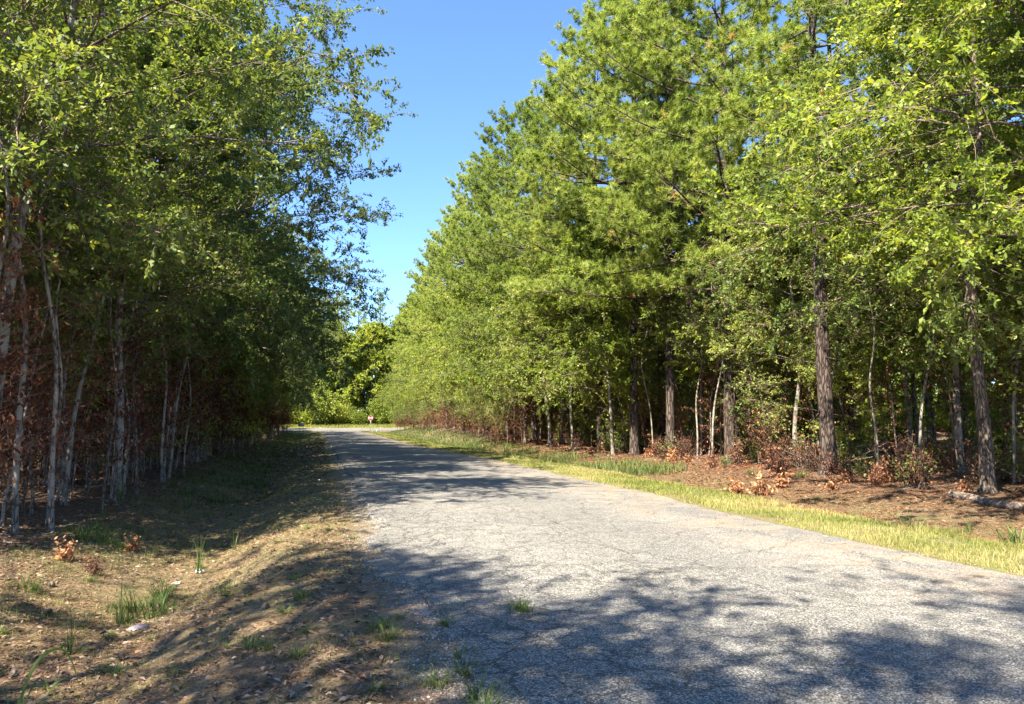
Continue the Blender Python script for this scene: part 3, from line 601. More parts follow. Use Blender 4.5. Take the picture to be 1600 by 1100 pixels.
tag(mb.build('distant_woods', MAPLE), 'dense far off mass of leaves closing the view deep in both woods', 'woods', kind='stuff')
for side in (-1, 1):
    for i in range(80):
        y = prg.uniform(12, 125); d = prg.uniform(17, 50); x = float(latl(y, d) if side < 0 else latr(y, d))
        if abs(x) > .72 * y + 3: continue
        plant(['bush', 'bush2'][i % 2], 'bush', x, y, prg.rand() * 6.28, prg.uniform(.6, 1.1), 'leafy bush deep inside the %s woods' % ('left' if side < 0 else 'right'), 'bush', 'bushes deep inside the %s woods' % ('left' if side < 0 else 'right'))
# dead tan shrubs and other low plants on the right
mk('tanshrub', shrub(53, .55, .4, (TANL, DEADW), 16, 12, (.13, .06), -.6))
mk('brownshrub', shrub(54, 1.1, .6, (BROWNL, DEADW), 26, 12, (.11, .055), -.5))
mk('greenshrub', shrub(55, 1.0, .6, (OAK, TWIG), 24, 12, (.09, .06)))
for (u, v, key, s, lab) in [(1152, 758, 'tanshrub', 1.0, 'dead orange tan shrub at the sunny ditch edge, left one of three'), (1182, 761, 'tanshrub', 1.2, 'dead orange tan shrub at the sunny ditch edge, middle one of three'), (1212, 756, 'tanshrub', .95, 'dead orange tan shrub at the sunny ditch edge, right one of three'),
                          (1298, 762, 'tanshrub', .75, 'small dead tan shrub in front of the stoutest pine'), (1313, 757, 'tanshrub', .7, 'tiny withered shrub tight beside the small dead tan one'),
                          (1375, 752, 'brownshrub', .8, 'dark brown dead shrub left of the fallen log'), (1065, 722, 'brownshrub', 1.1, 'brown dead shrub at the foot of the darker pine'), (1100, 716, 'brownshrub', 1.2, 'tall brown dead shrub left of the bare trunked pine'),
                          (1290, 748, 'brownshrub', .8, 'brown withered vine shrub at the base of the stoutest pine'), (1450, 742, 'brownshrub', 1.1, 'brown dead shrub behind the fallen log'), (1570, 752, 'brownshrub', 1.0, 'brown dead shrub right of the dark trunked oak'),
                          (912, 704, 'greenshrub', 1.2, 'green shrub at the shaded wood edge behind the tall ditch grass'), (965, 706, 'brownshrub', 1.3, 'brown shrub behind the tall ditch grass on the right'), (880, 694, 'brownshrub', 1.3, 'pinkish brown shrub at the left end of the tall ditch grass'),
                          (775, 690, 'brownshrub', 1.3, 'brown shrub on the shaded right bank'), (735, 684, 'brownshrub', 1.4, 'brown shrub high on the far right bank'), (214, 838, 'tanshrub', .5, 'curled tan dead weed in the sunny patch by the left ditch'), (112, 862, 'tanshrub', .55, 'withered brown weed left of the sunny patch'), (160, 870, 'brownshrub', .32, 'low curled brown weed below the sunny patch')]:
    x, y = ppx(u, v, -.2); plant(key, 'dead_shrub' if key != 'greenshrub' else 'shrub', x, y, prg.rand() * 6.28, s, lab, 'shrub', None, sink=.02)
for i in range(34):
    y = prg.uniform(17, 62); x = float(latr(y, prg.uniform(6.9, 9.0)))
    plant(['brownshrub', 'tanshrub', 'brownshrub', 'greenshrub'][i % 4], 'brush', x, y, prg.rand() * 6.28, prg.uniform(.6, 1.25), 'dry low brush along the foot of the right wood edge', 'shrub', 'dry brush along the foot of the right wood edge', sink=.02)
mk('undergrowth', shrub(56, 1.3, .9, (BROWNL, DEADW), 46, 7, (.10, .05), -.4)); mk('undergreen', shrub(57, 1.5, .9, (MAPLE, DEADW), 40, 14, (.10, .065)))
for side, nn_ in ((1, 90), (-1, 40)):
    for i in range(nn_):
        y = prg.uniform(14, 70) if side > 0 else prg.uniform(11, 60); d = prg.uniform(8.5, 15) if side > 0 else prg.uniform(7.5, 13)
        x = float(latr(y, d) if side > 0 else latl(y, d))
        if abs(x) > .72 * y + 2: continue
        plant(['undergrowth', 'undergreen'][int(prg.rand() < (.5 if side > 0 else .25))], 'undergrowth_shrub', x, y, prg.rand() * 6.28, prg.uniform(.6, 1.2), 'twiggy low shrub on the shaded floor of the %s woods' % ('right' if side > 0 else 'left'), 'shrub', 'low shrubs inside the %s woods' % ('right' if side > 0 else 'left'))

# ------------------------------------------------------------------ grass, litter, gravel
def ratio(y): return np.maximum(1, y / 11.)
def sampley(rng, n, a, b, p=1.0):
    uq = rng.rand(n); return (a ** (1 - p) + uq * (b ** (1 - p) - a ** (1 - p))) ** (1 / (1 - p)) if p != 1 else a * (b / a) ** uq
rg = np.random.RandomState(5)
n = 110000; y = sampley(rg, n, 6, 134); d = rg.uniform(-.02, 2.35, n) ** 1.0
d = np.where(rg.rand(n) < .85, d, rg.uniform(1.6, 2.9, n)); x = latr(y, d)
dens = vn(x, y, 1.4) * .6 + vn(x, y, 5) * .4; keep = dens > np.interp(d + (vn(x, y, 1.1) - .5) * .5, [-.1, .2, .6, 1.6, 2.6], [.66, .46, .3, .3, .62]); x, y, d = x[keep], y[keep], d[keep]; n = len(x)
mb = MB(); P = np.stack([x, y, gz(x, y) - .005], 1); hh = rg.uniform(.045, .13, n) * (1 + .5 * (vn(x, y, .8) > .6)) * np.interp(d, [0, .3, 2.4], [.5, 1, 1.2])
blades(mb, P, rg.rand(n) * 6.28, hh, rg.uniform(.3, 1.5, n), .0048 * ratio(y), np.clip(rg.beta(1.5, 1.5, n) * .9 + .35 - .75 * (vn(x, y, .9)) + np.interp(d, [0, .5], [.25, 0]), 0, 1), 3)
tag(mb.build('verge_grass', GRASSY), 'sunlit yellow green grass strip along the right road edge', 'grass', kind='stuff')
# left shoulder and ditch grass
n = 90000; y = sampley(rg, n, 2.2, 130); d = rg.uniform(.05, 6, n); x = latl(y, d)
den = vn(x, y, 1.1) * .5 + vn(x, y, 4) * .5; thr = np.interp(d, [0, .6, 1.8, 2.5, 3.3, 4.6, 6], [.8, .58, .55, .6, .5, .58, .8]) - np.interp(y, [6, 14, 40], [-.06, .06, .25])
keep = (den > thr); x, y, d = x[keep], y[keep], d[keep]; n = len(x)
mb = MB(); P = np.stack([x, y, gz(x, y) - .005], 1)
blades(mb, P, rg.rand(n) * 6.28, rg.uniform(.03, .10, n) * np.interp(d, [0, 2, 3.5], [.8, .9, 2.0]), rg.uniform(.3, 1.1, n), .0042 * ratio(y), np.clip(rg.beta(2, 2.5, n), 0, 1), 3)
tag(mb.build('shoulder_grass', GRASSG), 'thin patchy green grass on the left shoulder and ditch', 'grass', kind='stuff')
n = 60000; y = sampley(rg, n, 2.2, 110); d = rg.uniform(.1, 4.5, n); x = latl(y, d); keep = vn(x, y, 1.6) > np.interp(y, [3, 8, 11, 22, 40], [.6, .5, .22, .3, .5]); x, y, d = x[keep], y[keep], d[keep]; n = len(x)
mb = MB(); P = np.stack([x, y, gz(x, y) - .003], 1)
blades(mb, P, rg.rand(n) * 6.28, rg.uniform(.03, .08, n), rg.uniform(.7, 1.5, n), .0036 * ratio(y), rg.uniform(.5, 1, n), 3)
tag(mb.build('dry_grass', GRASSY), 'short dry straw coloured grass on the left shoulder', 'grass', kind='stuff')
# tall ditch grass on the right
n = 11000; y = sampley(rg, n, 27, 66); d = rg.uniform(2.3, 6.2, n); x = latr(y, d); keep = (vn(x, y, .55) * .6 + vn(x, y, 2) * .4) > .47; x, y = x[keep], y[keep]; n = len(x)
mb = MB(); P = np.stack([x, y, gz(x, y) - .01], 1)
blades(mb, P, rg.rand(n) * 6.28, rg.uniform(.2, .62, n), rg.uniform(.2, .9, n), .02, rg.beta(2, 2, n), 4)
n2 = 12000; y2 = sampley(rg, n2, 50, 128, 0); d2 = rg.uniform(2.2, 6.5, n2); x2 = latr(y2, d2)
blades(mb, np.stack([x2, y2, gz(x2, y2) - .01], 1), rg.rand(n2) * 6.28, rg.uniform(.12, .4, n2), rg.uniform(.2, .9, n2), .035, rg.beta(2, 4, n2), 3)
tag(mb.build('ditch_grass', GRASSG), 'tall rank grass in the right ditch before the shaded wood edge', 'grass', kind='stuff')
n = 26000; x = rg.uniform(-75, 5, n); t = rg.uniform(6, 17, n); y = 139 + .2 * (x + 31) + t
mb = MB(); P = np.stack([x, y, gz(x, y) - .02], 1)
blades(mb, P, rg.rand(n) * 6.28, rg.uniform(.3, .9, n), rg.uniform(.2, .8, n), .06, np.clip(rg.beta(2, 2, n) * .5 + .25, 0, 1), 3)
tag(mb.build('meadow_grass', GRASSY), 'bright tall grass beyond the cross road', 'grass', kind='stuff')
# leaf litter
def litter(nm, n, yr0, yr1, drange, side, mat, L, lab, seed, pw=1.35, thr=0.):
    r = np.random.RandomState(seed); y = sampley(r, n, yr0, yr1, pw); d = r.uniform(*drange, n); x = latl(y, d) if side < 0 else latr(y, d)
    k_ = vn(x, y, 1.7) * .6 + vn(x, y, 6) * .4 + r.uniform(-.15, .15, n) > thr; x, y = x[k_], y[k_]; n = len(x)
    P = np.stack([x, y, gz(x, y) + r.uniform(.002, .018, n)], 1); a = r.rand(n) * 6.28
    D = unit(np.stack([np.cos(a), np.sin(a), r.uniform(-.15, .35, n)], 1)); N = unit(np.array([0, 0, 1.]) + r.normal(0, .35, (n, 3)))
    sz = r.uniform(.5, 1.3, n) * np.maximum(1, y / 14)
    mb = MB(); leaves(mb, P, D, N, L * sz, L * .42 * sz, np.clip(r.beta(1.6, 2, n), 0, 1), 0, .3); return tag(mb.build(nm, mat), lab, 'leaf litter', kind='stuff')
litter('leaf_litter', 80000, 2.2, 60, (.5, 12), -1, LITTER, .062, 'fallen brown leaves over the left shoulder, ditch and wood floor', 61, 1.3, .33)
litter('wood_floor_litter', 50000, 9, 60, (2.4, 16), 1, BROWNL, .06, 'reddish fallen leaves and straw on the right wood floor', 62, 1.0, .42)
def straw(nm, n, y0, y1, dr_, side, lab, seed, thr):
    r = np.random.RandomState(seed); y = sampley(r, n, y0, y1, 1.35); d = r.uniform(*dr_, n); x = latl(y, d) if side < 0 else latr(y, d)
    k_ = vn(x, y, 1.3) * .6 + vn(x, y, 5) * .4 > thr; x, y = x[k_], y[k_]; n = len(x); a = r.rand(n) * 6.28
    D = unit(np.stack([np.cos(a), np.sin(a), r.uniform(-.08, .12, n)], 1)); P = np.stack([x, y, gz(x, y) + r.uniform(.002, .02, n)], 1)
    S = np.stack([-D[:, 1], D[:, 0], np.zeros(n)], 1) * (.0016 * np.maximum(1, y / 5))[:, None]; L = r.uniform(.07, .19, n)[:, None]
    V = np.stack([P - S, P + S, P + D * L + S * .5 + np.array([0, 0, .002]), P + D * L - S * .5 + np.array([0, 0, .002])], 1)
    mb = MB(); mb.add(V.reshape(-1, 3), np.arange(n)[:, None] * 4 + np.arange(4)[None], r.beta(2, 2, n)); return tag(mb.build(nm, STRAW), lab, 'pine straw', kind='stuff')
straw('pine_straw', 90000, 2.2, 40, (.15, 9), -1, 'brown pine needles carpeting the left shoulder', 71, .36)
straw('ditch_straw', 90000, 8, 50, (1.8, 10), 1, 'reddish brown pine needles in the right ditch', 72, .3)
# loose gravel and broken asphalt along the left road edge
r = np.random.RandomState(81); n = 9000; y = sampley(r, n, 2.5, 24, 1.4); x = np.interp(y, yr, eL) - np.abs(r.normal(0, .22, n)) + .03
P = np.stack([x, y, gz(x, y) + .004], 1); sz = r.uniform(.003, .011, n)[:, None]
base = np.array([[1, 0, 0], [0, 1, 0], [-1, 0, 0], [0, -1, 0], [0, 0, .8]]); V = P[:, None] + (base[None] + r.normal(0, .25, (n, 5, 3))) * sz[:, None]
F = np.array([[0, 1, 4], [1, 2, 4], [2, 3, 4], [3, 0, 4]]); mb = MB(); mb.add(V.reshape(-1, 3), (np.arange(n)[:, None, None] * 5 + F[None]).reshape(-1, 3), np.repeat(r.rand(n), 4))
GRAV = leafmat('gravel', [(0, (.08, .075, .07)), (.6, (.26, .24, .22)), (1, (.5, .47, .44))], 0.02, rough=.9, spec=.2)
tag(mb.build('gravel', GRAV), 'loose grey gravel along the broken left road edge', 'gravel', kind='stuff')
# straw and crumbs lying on the road near the edges
r = np.random.RandomState(82); n = 700; y = sampley(r, n, 3, 30, 1.2); w_ = Rx(y) - np.interp(y, yr, eL); f = np.where(r.rand(n) < .6, r.uniform(.85, .99, n), r.uniform(.02, .14, n)); x = np.interp(y, yr, eL) + w_ * f
a = r.rand(n) * 6.28; D = np.stack([np.cos(a), np.sin(a), np.zeros(n)], 1); P = np.stack([x, y, np.full(n, .066)], 1); N = np.tile([0, 0, 1.], (n, 1)) + r.normal(0, .1, (n, 3))
mb = MB(); leaves(mb, P, D, unit(N), r.uniform(.02, .06, n), r.uniform(.006, .018, n), r.rand(n)); tag(mb.build('road_debris', LITTER), 'scattered straw and leaf crumbs on the road edges', 'debris', kind='stuff')

# ------------------------------------------------------------------ grass clumps (things)
def clump(seed, n, h, spread, w, lean=(.3, 1.5), mat=None, seeds=False):
    r = np.random.RandomState(seed); mb = MB(); a = r.rand(n) * 6.28; q = r.rand(n) ** .5 * spread
    P = np.stack([np.cos(a) * q, np.sin(a) * q, np.zeros(n)], 1)
    blades(mb, P, a + r.normal(0, .5, n), h * r.uniform(.25, 1.15, n), r.uniform(*lean, n), w, r.beta(2, 2.2, n) , 6)
    return [('blades', mb, [mat or GRASSG], False)]
mk('clumpA', clump(91, 90, .62, .16, .014)); mk('clumpB', clump(92, 70, .42, .2, .011)); mk('clumpC', clump(93, 80, .16, .07, .006, (.5, 1.3)))
mk('clumpD', clump(94, 26, .7, .05, .012, (.05, .5)))
for (u, v, z, key, s, lab) in [(1412, 808, -.15, 'clumpA', 1.0, 'big bright grass clump on the sunny right bank, below the fallen log'), (1575, 850, -.1, 'clumpB', 1.2, 'grass clump on the verge at the right frame edge'), (1170, 748, -.3, 'clumpB', .9, 'pale grass tuft behind the dead orange shrubs'), (1245, 752, -.3, 'clumpB', 1.0, 'pale grass tuft right of the dead orange shrubs'),
                             (207, 925, -.3, 'clumpD', .9, 'upright dark grass clump beside the grey bag in the left ditch'), (250, 928, -.4, 'clumpB', 1.25, 'wide shaded grass clump right of the upright dark grass'), (268, 905, -.4, 'clumpA', .7, 'shaded grass clump in front of the sunny patch'), (232, 912, -.35, 'clumpB', 1.0, 'ragged grass clump behind the upright dark grass'),
                             (322, 888, -.5, 'clumpD', 1.0, 'thin dry stalks rising beside the white trash'), (143, 840, -.25, 'clumpA', .75, 'arching grass clump at the left wood edge above the sunny patch'), (175, 838, -.25, 'clumpB', .9, 'bright sunlit grass tuft in the left sunny patch'), (205, 842, -.25, 'clumpB', .8, 'low sunlit grass tuft right of the arching clump'), (375, 850, -.4, 'clumpD', .6, 'small grass sprig on the far side of the left ditch'),
                             (130, 975, -.3, 'clumpD', .75, 'spindly grass sprig behind the tall drooping blade'), (345, 770, -.3, 'clumpB', 1.5, 'grass clump among leaves by the mid left ditch'), (385, 745, -.3, 'clumpB', 1.6, 'grass clump in the shaded ditch farther along'), (60, 905, -.25, 'clumpB', .8, 'thin grass at the left edge under the trees'),
                             (808, 950, .02, 'clumpC', 1.1, 'green weed tuft growing from the hole in the road'), (822, 953, .02, 'clumpC', .8, 'small green weed just right of the tuft in the road hole'), (704, 944, 0, 'clumpC', .9, 'weed tuft in the broken road edge, farthest of the edge weeds'), (698, 963, 0, 'clumpC', .9, 'weed tuft in the road edge, just below the farthest'), (728, 1010, 0, 'clumpC', .9, 'weed tuft midway along the near road edge'), (733, 1035, 0, 'clumpC', 1.0, 'yellow green weed tuft below the midway one'), (755, 1068, 0, 'clumpC', 1.2, 'dense weed tuft at the near road edge close to the bottom'), (765, 1090, 0, 'clumpC', 1.2, 'dense weed tuft at the bottom of the road edge'),
                             (688, 1055, -.02, 'clumpC', 1.0, 'dry yellow weed left of the dense road edge tufts'), (600, 975, -.05, 'clumpC', 1.2, 'green weed on the middle of the left shoulder'), (612, 990, -.05, 'clumpC', 1.1, 'low spreading weed beside the shoulder weed'), (408, 1016, -.25, 'clumpC', 1.3, 'dark green rosette weed on the shoulder slope'), (480, 930, -.1, 'clumpC', 1.1, 'small weed up the shoulder slope'), (368, 930, -.4, 'clumpC', 1.2, 'weed on the ditch side of the slope')]:
    x, y = ppx(u, v, z); plant(key, 'grass_clump' if key != 'clumpC' else 'weed', x, y, prg.rand() * 6.28, s, lab, 'grass clump' if key != 'clumpC' else 'weed', None, sink=.005, z=(.055 if lab.startswith(('green weed tuft growing', 'small green weed just')) else None))
for i in range(70):
    y = float(sampley(prg, 1, 3.2, 14)[0]); d = prg.uniform(.25, 4.6); x = float(latl(y, d))
    plant('clumpC', 'weed', x, y, prg.rand() * 6.28, prg.uniform(.45, .95), 'tiny grass tuft scattered over the near left shoulder', 'weed', 'tiny grass tufts on the near left shoulder', sink=.004)
k = 0
for i in range(60):                                    # more clumps along the left ditch and right bank
    side = -1 if i % 5 else 1; y = prg.uniform(13, 45); d = prg.uniform(2.2, 5.6) if side < 0 else prg.uniform(2.3, 5)
    x = float(latl(y, d) if side < 0 else latr(y, d))
    plant(['clumpB', 'clumpB', 'clumpD'][i % 3], 'grass_clump', x, y, prg.rand() * 6.28, prg.uniform(.5, 1.1), 'loose grass clump scattered along the %s' % ('shaded left ditch' if side < 0 else 'right ditch'), 'grass clump', 'scattered grass clumps of the %s ditch' % ('left' if side < 0 else 'right'), sink=.005)
# tall drooping blades in the left foreground
def droop(name, base, pts, w, lab):
    mb = MB(); P = np.array(pts, float); n = 16; tt = np.linspace(0, len(P) - 1, n); C = np.stack([np.interp(tt, np.arange(len(P)), P[:, c]) for c in range(3)], 1)
    for _ in range(3): C[1:-1] = (C[:-2] + C[1:-1] * 2 + C[2:]) / 4
    T = unit(np.gradient(C, axis=0)); S = unit(np.cross(T, np.array([.25, 1, .15]))); ww = w * np.minimum(1, np.linspace(1.25, .1, n) ** .6) * .5
    V = np.stack([C - S * ww[:, None], C + np.cross(T, S) * ww[:, None] * .35, C + S * ww[:, None]], 1)
    F = []
    for i in range(n - 1):
        for j in range(2): F.append([i * 3 + j, i * 3 + j + 1, i * 3 + j + 4, i * 3 + j + 3])
    mb.add(V.reshape(-1, 3), F, .45); return mb
def wpx(u, v, D): return ((u - 800) / 1155 * D, D, 1.6 - (v - 660) / 1155 * D)
gb = empty('tall_grass_plant', (0, 0, 0)); bx, by = wpx(58, 1098, 4.35)[:2]; gb.location = (bx, by, float(gz(bx, by)) - .01)
tag(gb, 'tall bright green grass blades bent over in an arch at the bottom left', 'grass plant')
def addblade(pts, w, D=4.35):
    Q = [tuple(np.array(wpx(u_, v_, D + dd)) - np.array(gb.location)) for (u_, v_, dd) in pts]; droop('', None, Q, w, '').build('grass_blade', GRASSG, gb)
addblade([(55, 1108, 0), (66, 1050, 0), (84, 1012, .02), (104, 1000, .03), (122, 997, .04), (133, 1012, .05), (142, 1030, .06), (147, 1050, .07)], .021)
addblade([(50, 1108, 0), (62, 1070, -.02), (78, 1030, -.04), (92, 1010, -.05)], .014)
addblade([(58, 1108, 0), (72, 1070, .05), (86, 1040, .08), (96, 1048, .1), (100, 1062, .12)], .012)
addblade([(48, 1108, 0), (44, 1080, .05), (36, 1060, .08), (20, 1050, .1)], .012)
addblade([(60, 1108, 0), (90, 1085, .02), (118, 1045, .1), (134, 1044, .1)], .012)

# ------------------------------------------------------------------ fallen wood, litter, cones
def lumpy(r, pts, r0, r1, k=8):
    C = curve(pts[0], unit(np.array(pts[1], float) - np.array(pts[0], float)), float(np.linalg.norm(np.array(pts[1]) - np.array(pts[0]))), 9, 0, r, .035)
    return C, np.linspace(r0, r1, 10) * r.uniform(.88, 1.12, 10)
def fallen(name, u0, v0, u1, v1, z, r0, r1, lab, cat, seed, twigs=0):
    x0, y0 = ppx(u0, v0, z); x1, y1 = ppx(u1, v1, z); r = np.random.RandomState(seed)
    root = empty(name, (x0, y0, float(gz(x0, y0)))); tag(root, lab, cat)
    C, rad = lumpy(r, [(0, 0, 0), (x1 - x0, y1 - y0, 0)], r0, r1); C[:, 2] = gz(C[:, 0] + x0, C[:, 1] + y0) - root.location.z + rad * .6
    mb = MB(); tube(mb, C, rad, 8, cap=True); mb.build('stem', DEADW, root, True)
    for i in range(twigs):
        j = r.randint(2, 9); a = r.rand() * 6.28; D = curve(C[j], (math.cos(a), math.sin(a), r.uniform(0, .8)), r.uniform(.25, .8), 4, -.2, r, .15)
        mb = MB(); tube(mb, D, np.linspace(rad[j] * .5, .003, 5), 4); mb.build('side_branch', DEADW, root, True)
    return root
fallen('fallen_log', 1478, 770, 1640, 790, -.05, .11, .09, 'grey fallen log lying on straw at the right wood edge', 'log', 1)
fallen('fallen_branch', 15, 838, 125, 828, -.25, .022, .01, 'long thin dead branch on the ground at the left wood edge', 'branch', 2, 3)
fallen('fallen_branch', 22, 852, 60, 853, -.25, .018, .01, 'short pale broken stick near the left frame edge', 'stick', 3)
fallen('fallen_branch', 320, 768, 376, 771, -.3, .022, .012, 'pale straight stick in the grass of the mid left ditch', 'stick', 4)
fallen('fallen_branch', 55, 778, 150, 742, -.2, .025, .012, 'leaning dead branch under the left saplings', 'branch', 5, 5)
fallen('fallen_branch', 1465, 745, 1560, 742, 0, .03, .015, 'pale dead branch behind the fallen log', 'branch', 6, 6)
fallen('fallen_branch', 1395, 758, 1470, 752, 0, .025, .012, 'thin bent branch left of the fallen log', 'branch', 7, 4)
rs = np.random.RandomState(9)
for i in range(26):
    side = 1 if i % 2 else -1; y = rs.uniform(15, 40); d = rs.uniform(8, 13) if side > 0 else rs.uniform(6, 10); x = float(latr(y, d) if side > 0 else latl(y, d)); a = rs.rand() * 6.28
    root = empty('fallen_branch', (x, y, float(gz(x, y)))); tag(root, 'dead branch lying on the shaded floor of the %s woods' % ('right' if side > 0 else 'left'), 'branch', 'dead branches on the floor of the %s woods' % ('right' if side > 0 else 'left'))
    C, rad = lumpy(rs, [(0, 0, .1), (math.cos(a) * 2.2, math.sin(a) * 2.2, rs.uniform(.1, 1.2))], .022, .008); mb = MB(); tube(mb, C, rad, 5); mb.build('stem', DEADW, root, True)
    mb = MB()
    for q in range(5):
        b = rs.rand() * 6.28; j = rs.randint(2, 9); tube(mb, curve(C[j], (math.cos(b), math.sin(b), rs.uniform(-.1, .8)), rs.uniform(.3, .8), 3, -.1, rs, .15), np.linspace(.009, .003, 4), 4)
    mb.build('twigs', DEADW, root, True)
def crumple(name, u, v, z, size, mat, lab, cat, seed, flat=.6):
    import bmesh
    x, y = ppx(u, v, z); bm = bmesh.new(); bmesh.ops.create_icosphere(bm, subdivisions=3, radius=1); r = np.random.RandomState(seed); dirs = r.normal(size=(14, 3)); dirs /= np.linalg.norm(dirs, axis=1)[:, None]
    for vt in bm.verts:
        q = np.array(vt.co); f = 1 + .22 * np.sum(np.maximum(0, dirs @ q - .55) * np.where(np.arange(14) % 2, 1, -1)) + .12 * (r.rand() - .5)
        vt.co = Vector((q[0] * size[0] * f, q[1] * size[1] * f, q[2] * size[2] * f * flat))
    me = bpy.data.meshes.new(name); bm.to_mesh(me); bm.free(); me.materials.append(mat); o = bpy.data.objects.new(name, me); COL.objects.link(o)
    o.location = (x, y, float(gz(x, y)) + size[2] * flat * .5); o.rotation_euler = (0, 0, seed); return tag(o, lab, cat)
WHITE = plain('white plastic', (.72, .73, .75), .4, 0, .08); GREYP = plain('dull plastic', (.20, .17, .19), .25, 0, .2); ORANGE = plain('orange plastic', (.75, .22, .06), .5)
crumple('plastic_bag', 323, 887, -.5, (.07, .06, .07), WHITE, 'white crumpled plastic at the foot of the dry stalks in the left ditch', 'trash', 3)
crumple('plastic_bag', 234, 952, -.4, (.10, .07, .05), GREYP, 'shiny grey purple crumpled bag by the shaded grass in the left ditch', 'trash', 4)
crumple('orange_wrapper', 234, 981, -.35, (.035, .02, .02), ORANGE, 'small orange scrap of trash just below the grey bag', 'trash', 5)
crumple('orange_wrapper', 763, 759, .05, (.06, .04, .02), ORANGE, 'small orange leaf like scrap lying on the road', 'trash', 6)
crumple('paper_scrap', 290, 900, -.5, (.06, .04, .03), WHITE, 'pale flattened scrap left of the white crumpled plastic', 'trash', 7)
for i, (u_, v_, lb) in enumerate([(48, 1014, 'grey weathered pine cone left of the arching blades'), (88, 932, 'dark pine cone in the straw under the left trees'), (97, 901, 'dark pine cone farther back in the left straw'), (3, 955, 'dark pine cone cut by the left frame edge'), (135, 1072, 'open pine cone below the arching blades'), (183, 945, 'dark pine cone left of the grey bag'), (418, 967, 'small dark cone beside the clay patch on the slope')]):
    x, y = ppx(u_, v_, -.3); mb = MB(); r = np.random.RandomState(i); n = 90; h = np.linspace(0, 1, n); a = np.arange(n) * 2.4; rr = .032 * np.sin(np.pi * (h * .85 + .1))
    P = np.stack([h * .08, np.cos(a) * rr * .35, np.sin(a) * rr * .35], 1); D = unit(np.stack([np.full(n, .45), np.cos(a), np.sin(a)], 1)); leaves(mb, P, D, unit(np.stack([np.ones(n), -np.cos(a) * .4, -np.sin(a) * .4], 1)), rr * .9 + .006, .02, r.rand(n) * .5)
    tube(mb, [(0, 0, 0), (.04, 0, 0), (.08, 0, 0)], [.008, .012, .004], 6)
    o = mb.build('pine_cone', DEADW if i in (0, 4) else DBARK); o.location = (x, y, float(gz(x, y)) + .03); o.rotation_euler = (0, 0, r.rand() * 6); tag(o, lb, 'pine cone')

# ------------------------------------------------------------------ signs and posts at the junction
METAL = plain('galvanised steel', (.42, .43, .44), .45, .7); RED = plain('sign red', (.55, .02, .03), .45, 0, .05); PANELB = plain('dull aluminium', (.52, .53, .55), .6, 0); SWHITE = plain('sign white', (.78, .78, .78), .5, 0, .03); PAINT = plain('weathered white paint', (.68, .66, .6), .7)
def box(mb, c, s):
    c = np.array(c); s = np.array(s) / 2; V = np.array([[a, b, d] for a in (-1, 1) for b in (-1, 1) for d in (-1, 1)]) * s + c
    mb.add(V, [[0, 1, 3, 2], [4, 6, 7, 5], [0, 4, 5, 1], [2, 3, 7, 6], [0, 2, 6, 4], [1, 5, 7, 3]])
def channel_post(h, root, dx=0, nm='post'):
    mb = MB(); box(mb, (dx, 0, h / 2 - .2), (.03, .012, h + .4)); box(mb, (dx - .028, .014, h / 2 - .2), (.02, .03, h + .4)); box(mb, (dx + .028, .014, h / 2 - .2), (.02, .03, h + .4)); mb.build(nm, METAL, root)
def octo(mb, R, y0, y1, zc):
    a = np.pi / 8 + np.arange(8) * np.pi / 4; f = np.stack([np.cos(a) * R, np.full(8, y0), np.sin(a) * R + zc], 1); b = f.copy(); b[:, 1] = y1
    mb.add(np.concatenate([f, b]), [[0, 1, 2, 3, 4, 5, 6, 7]]); mb.add(np.concatenate([f, b]), [[15, 14, 13, 12, 11, 10, 9, 8]]); mb.add(np.concatenate([f, b]), [[i, i + 8, (i + 1) % 8 + 8, (i + 1) % 8] for i in range(8)])
sx_, sy_ = (580 - 800) / 1155 * 131., 131.
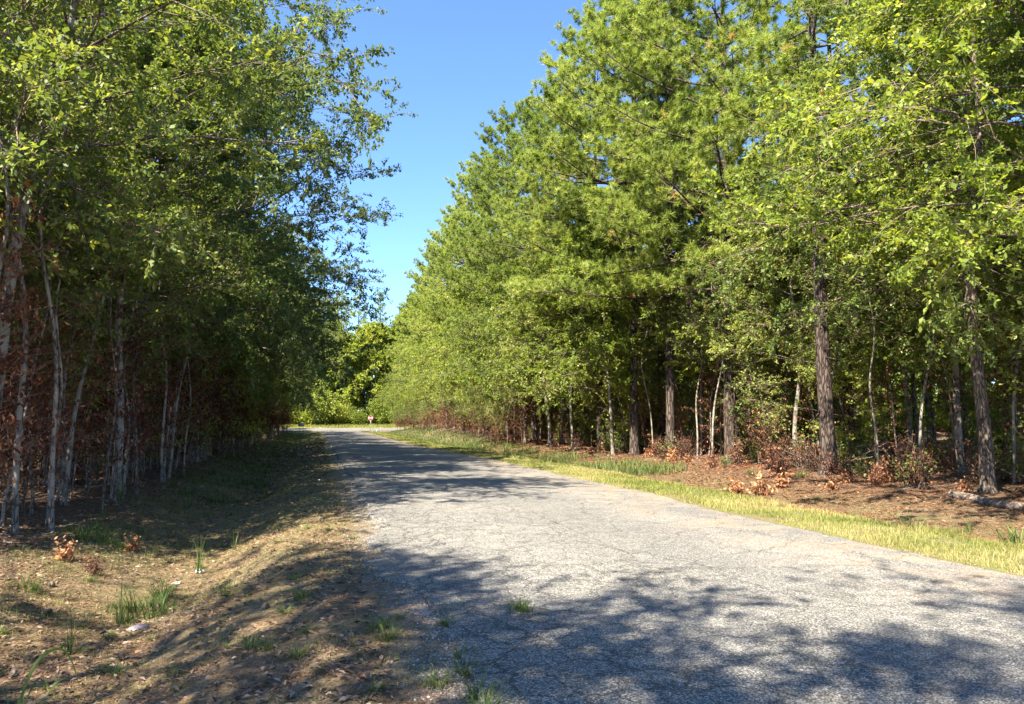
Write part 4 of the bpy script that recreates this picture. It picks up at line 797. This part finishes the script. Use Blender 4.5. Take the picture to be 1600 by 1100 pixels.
st = empty('stop_sign', (sx_, sy_, float(gz(sx_, sy_))), math.atan2(-sx_, sy_) * .6); tag(st, 'red octagonal stop sign on a steel post at the junction', 'road sign')
channel_post(2.75, st)
mb = MB(); octo(mb, .45, -.02, -.012, 2.35); pn = mb.build('sign_panel', SWHITE, st)
mb = MB(); octo(mb, .425, -.025, -.0205, 2.35); mb.build('red_face', RED, pn)
def text_mesh(s, size, mat, parent, loc, nm):
    cu = bpy.data.curves.new(nm, 'FONT'); cu.body = s; cu.size = size; cu.align_x = 'CENTER'; cu.align_y = 'CENTER'; cu.extrude = .002; cu.offset = .008
    t = bpy.data.objects.new(nm, cu); COL.objects.link(t); dg = bpy.context.evaluated_depsgraph_get(); me = bpy.data.meshes.new_from_object(t.evaluated_get(dg)); bpy.data.objects.remove(t)
    me.materials.clear(); me.materials.append(mat); o = bpy.data.objects.new(nm, me); COL.objects.link(o); o.parent = parent; o.location = loc; o.rotation_euler = (math.pi / 2, 0, 0); return o
text_mesh('STOP', .33, SWHITE, pn, (0, -.0285, 2.35), 'lettering')
x, y = (472.5 - 800) / 1155 * 117., 117.
sg = empty('road_sign', (x, y, float(gz(x, y))), .2); tag(sg, 'grey back of a rectangular road sign on two posts left of the junction', 'road sign')
channel_post(1.95, sg, -.3); channel_post(1.95, sg, .3); mb = MB(); box(mb, (0, -.01, 1.72), (.95, .01, .48)); mb.build('sign_panel', PANELB, sg)
for (u_, D, h, lb) in [(596, 120, 1.0, 'white marker post in the grass right of the stop sign'), (590, 128, .5, 'short white stub post nearest the stop sign')]:
    x = (u_ - 800) / 1155 * D; po = empty('marker_post', (x, D, float(gz(x, D)))); tag(po, lb, 'post')
    mb = MB(); a = np.arange(10); tube(mb, [(0, 0, -.3), (0, 0, h * .5), (0, 0, h)], [.055, .055, .05], 10, cap=True); mb.build('post_body', PAINT, po); mb = MB(); tube(mb, [(0, 0, h), (0, 0, h + .03)], [.05, .02], 10, cap=True); mb.build('post_cap', PAINT, po)
for kk_, rec in PROTOS.items():
    for r_ in rec:
        if not r_[2]: print('UNUSED', kk_); bpy.data.objects.remove(r_[1])
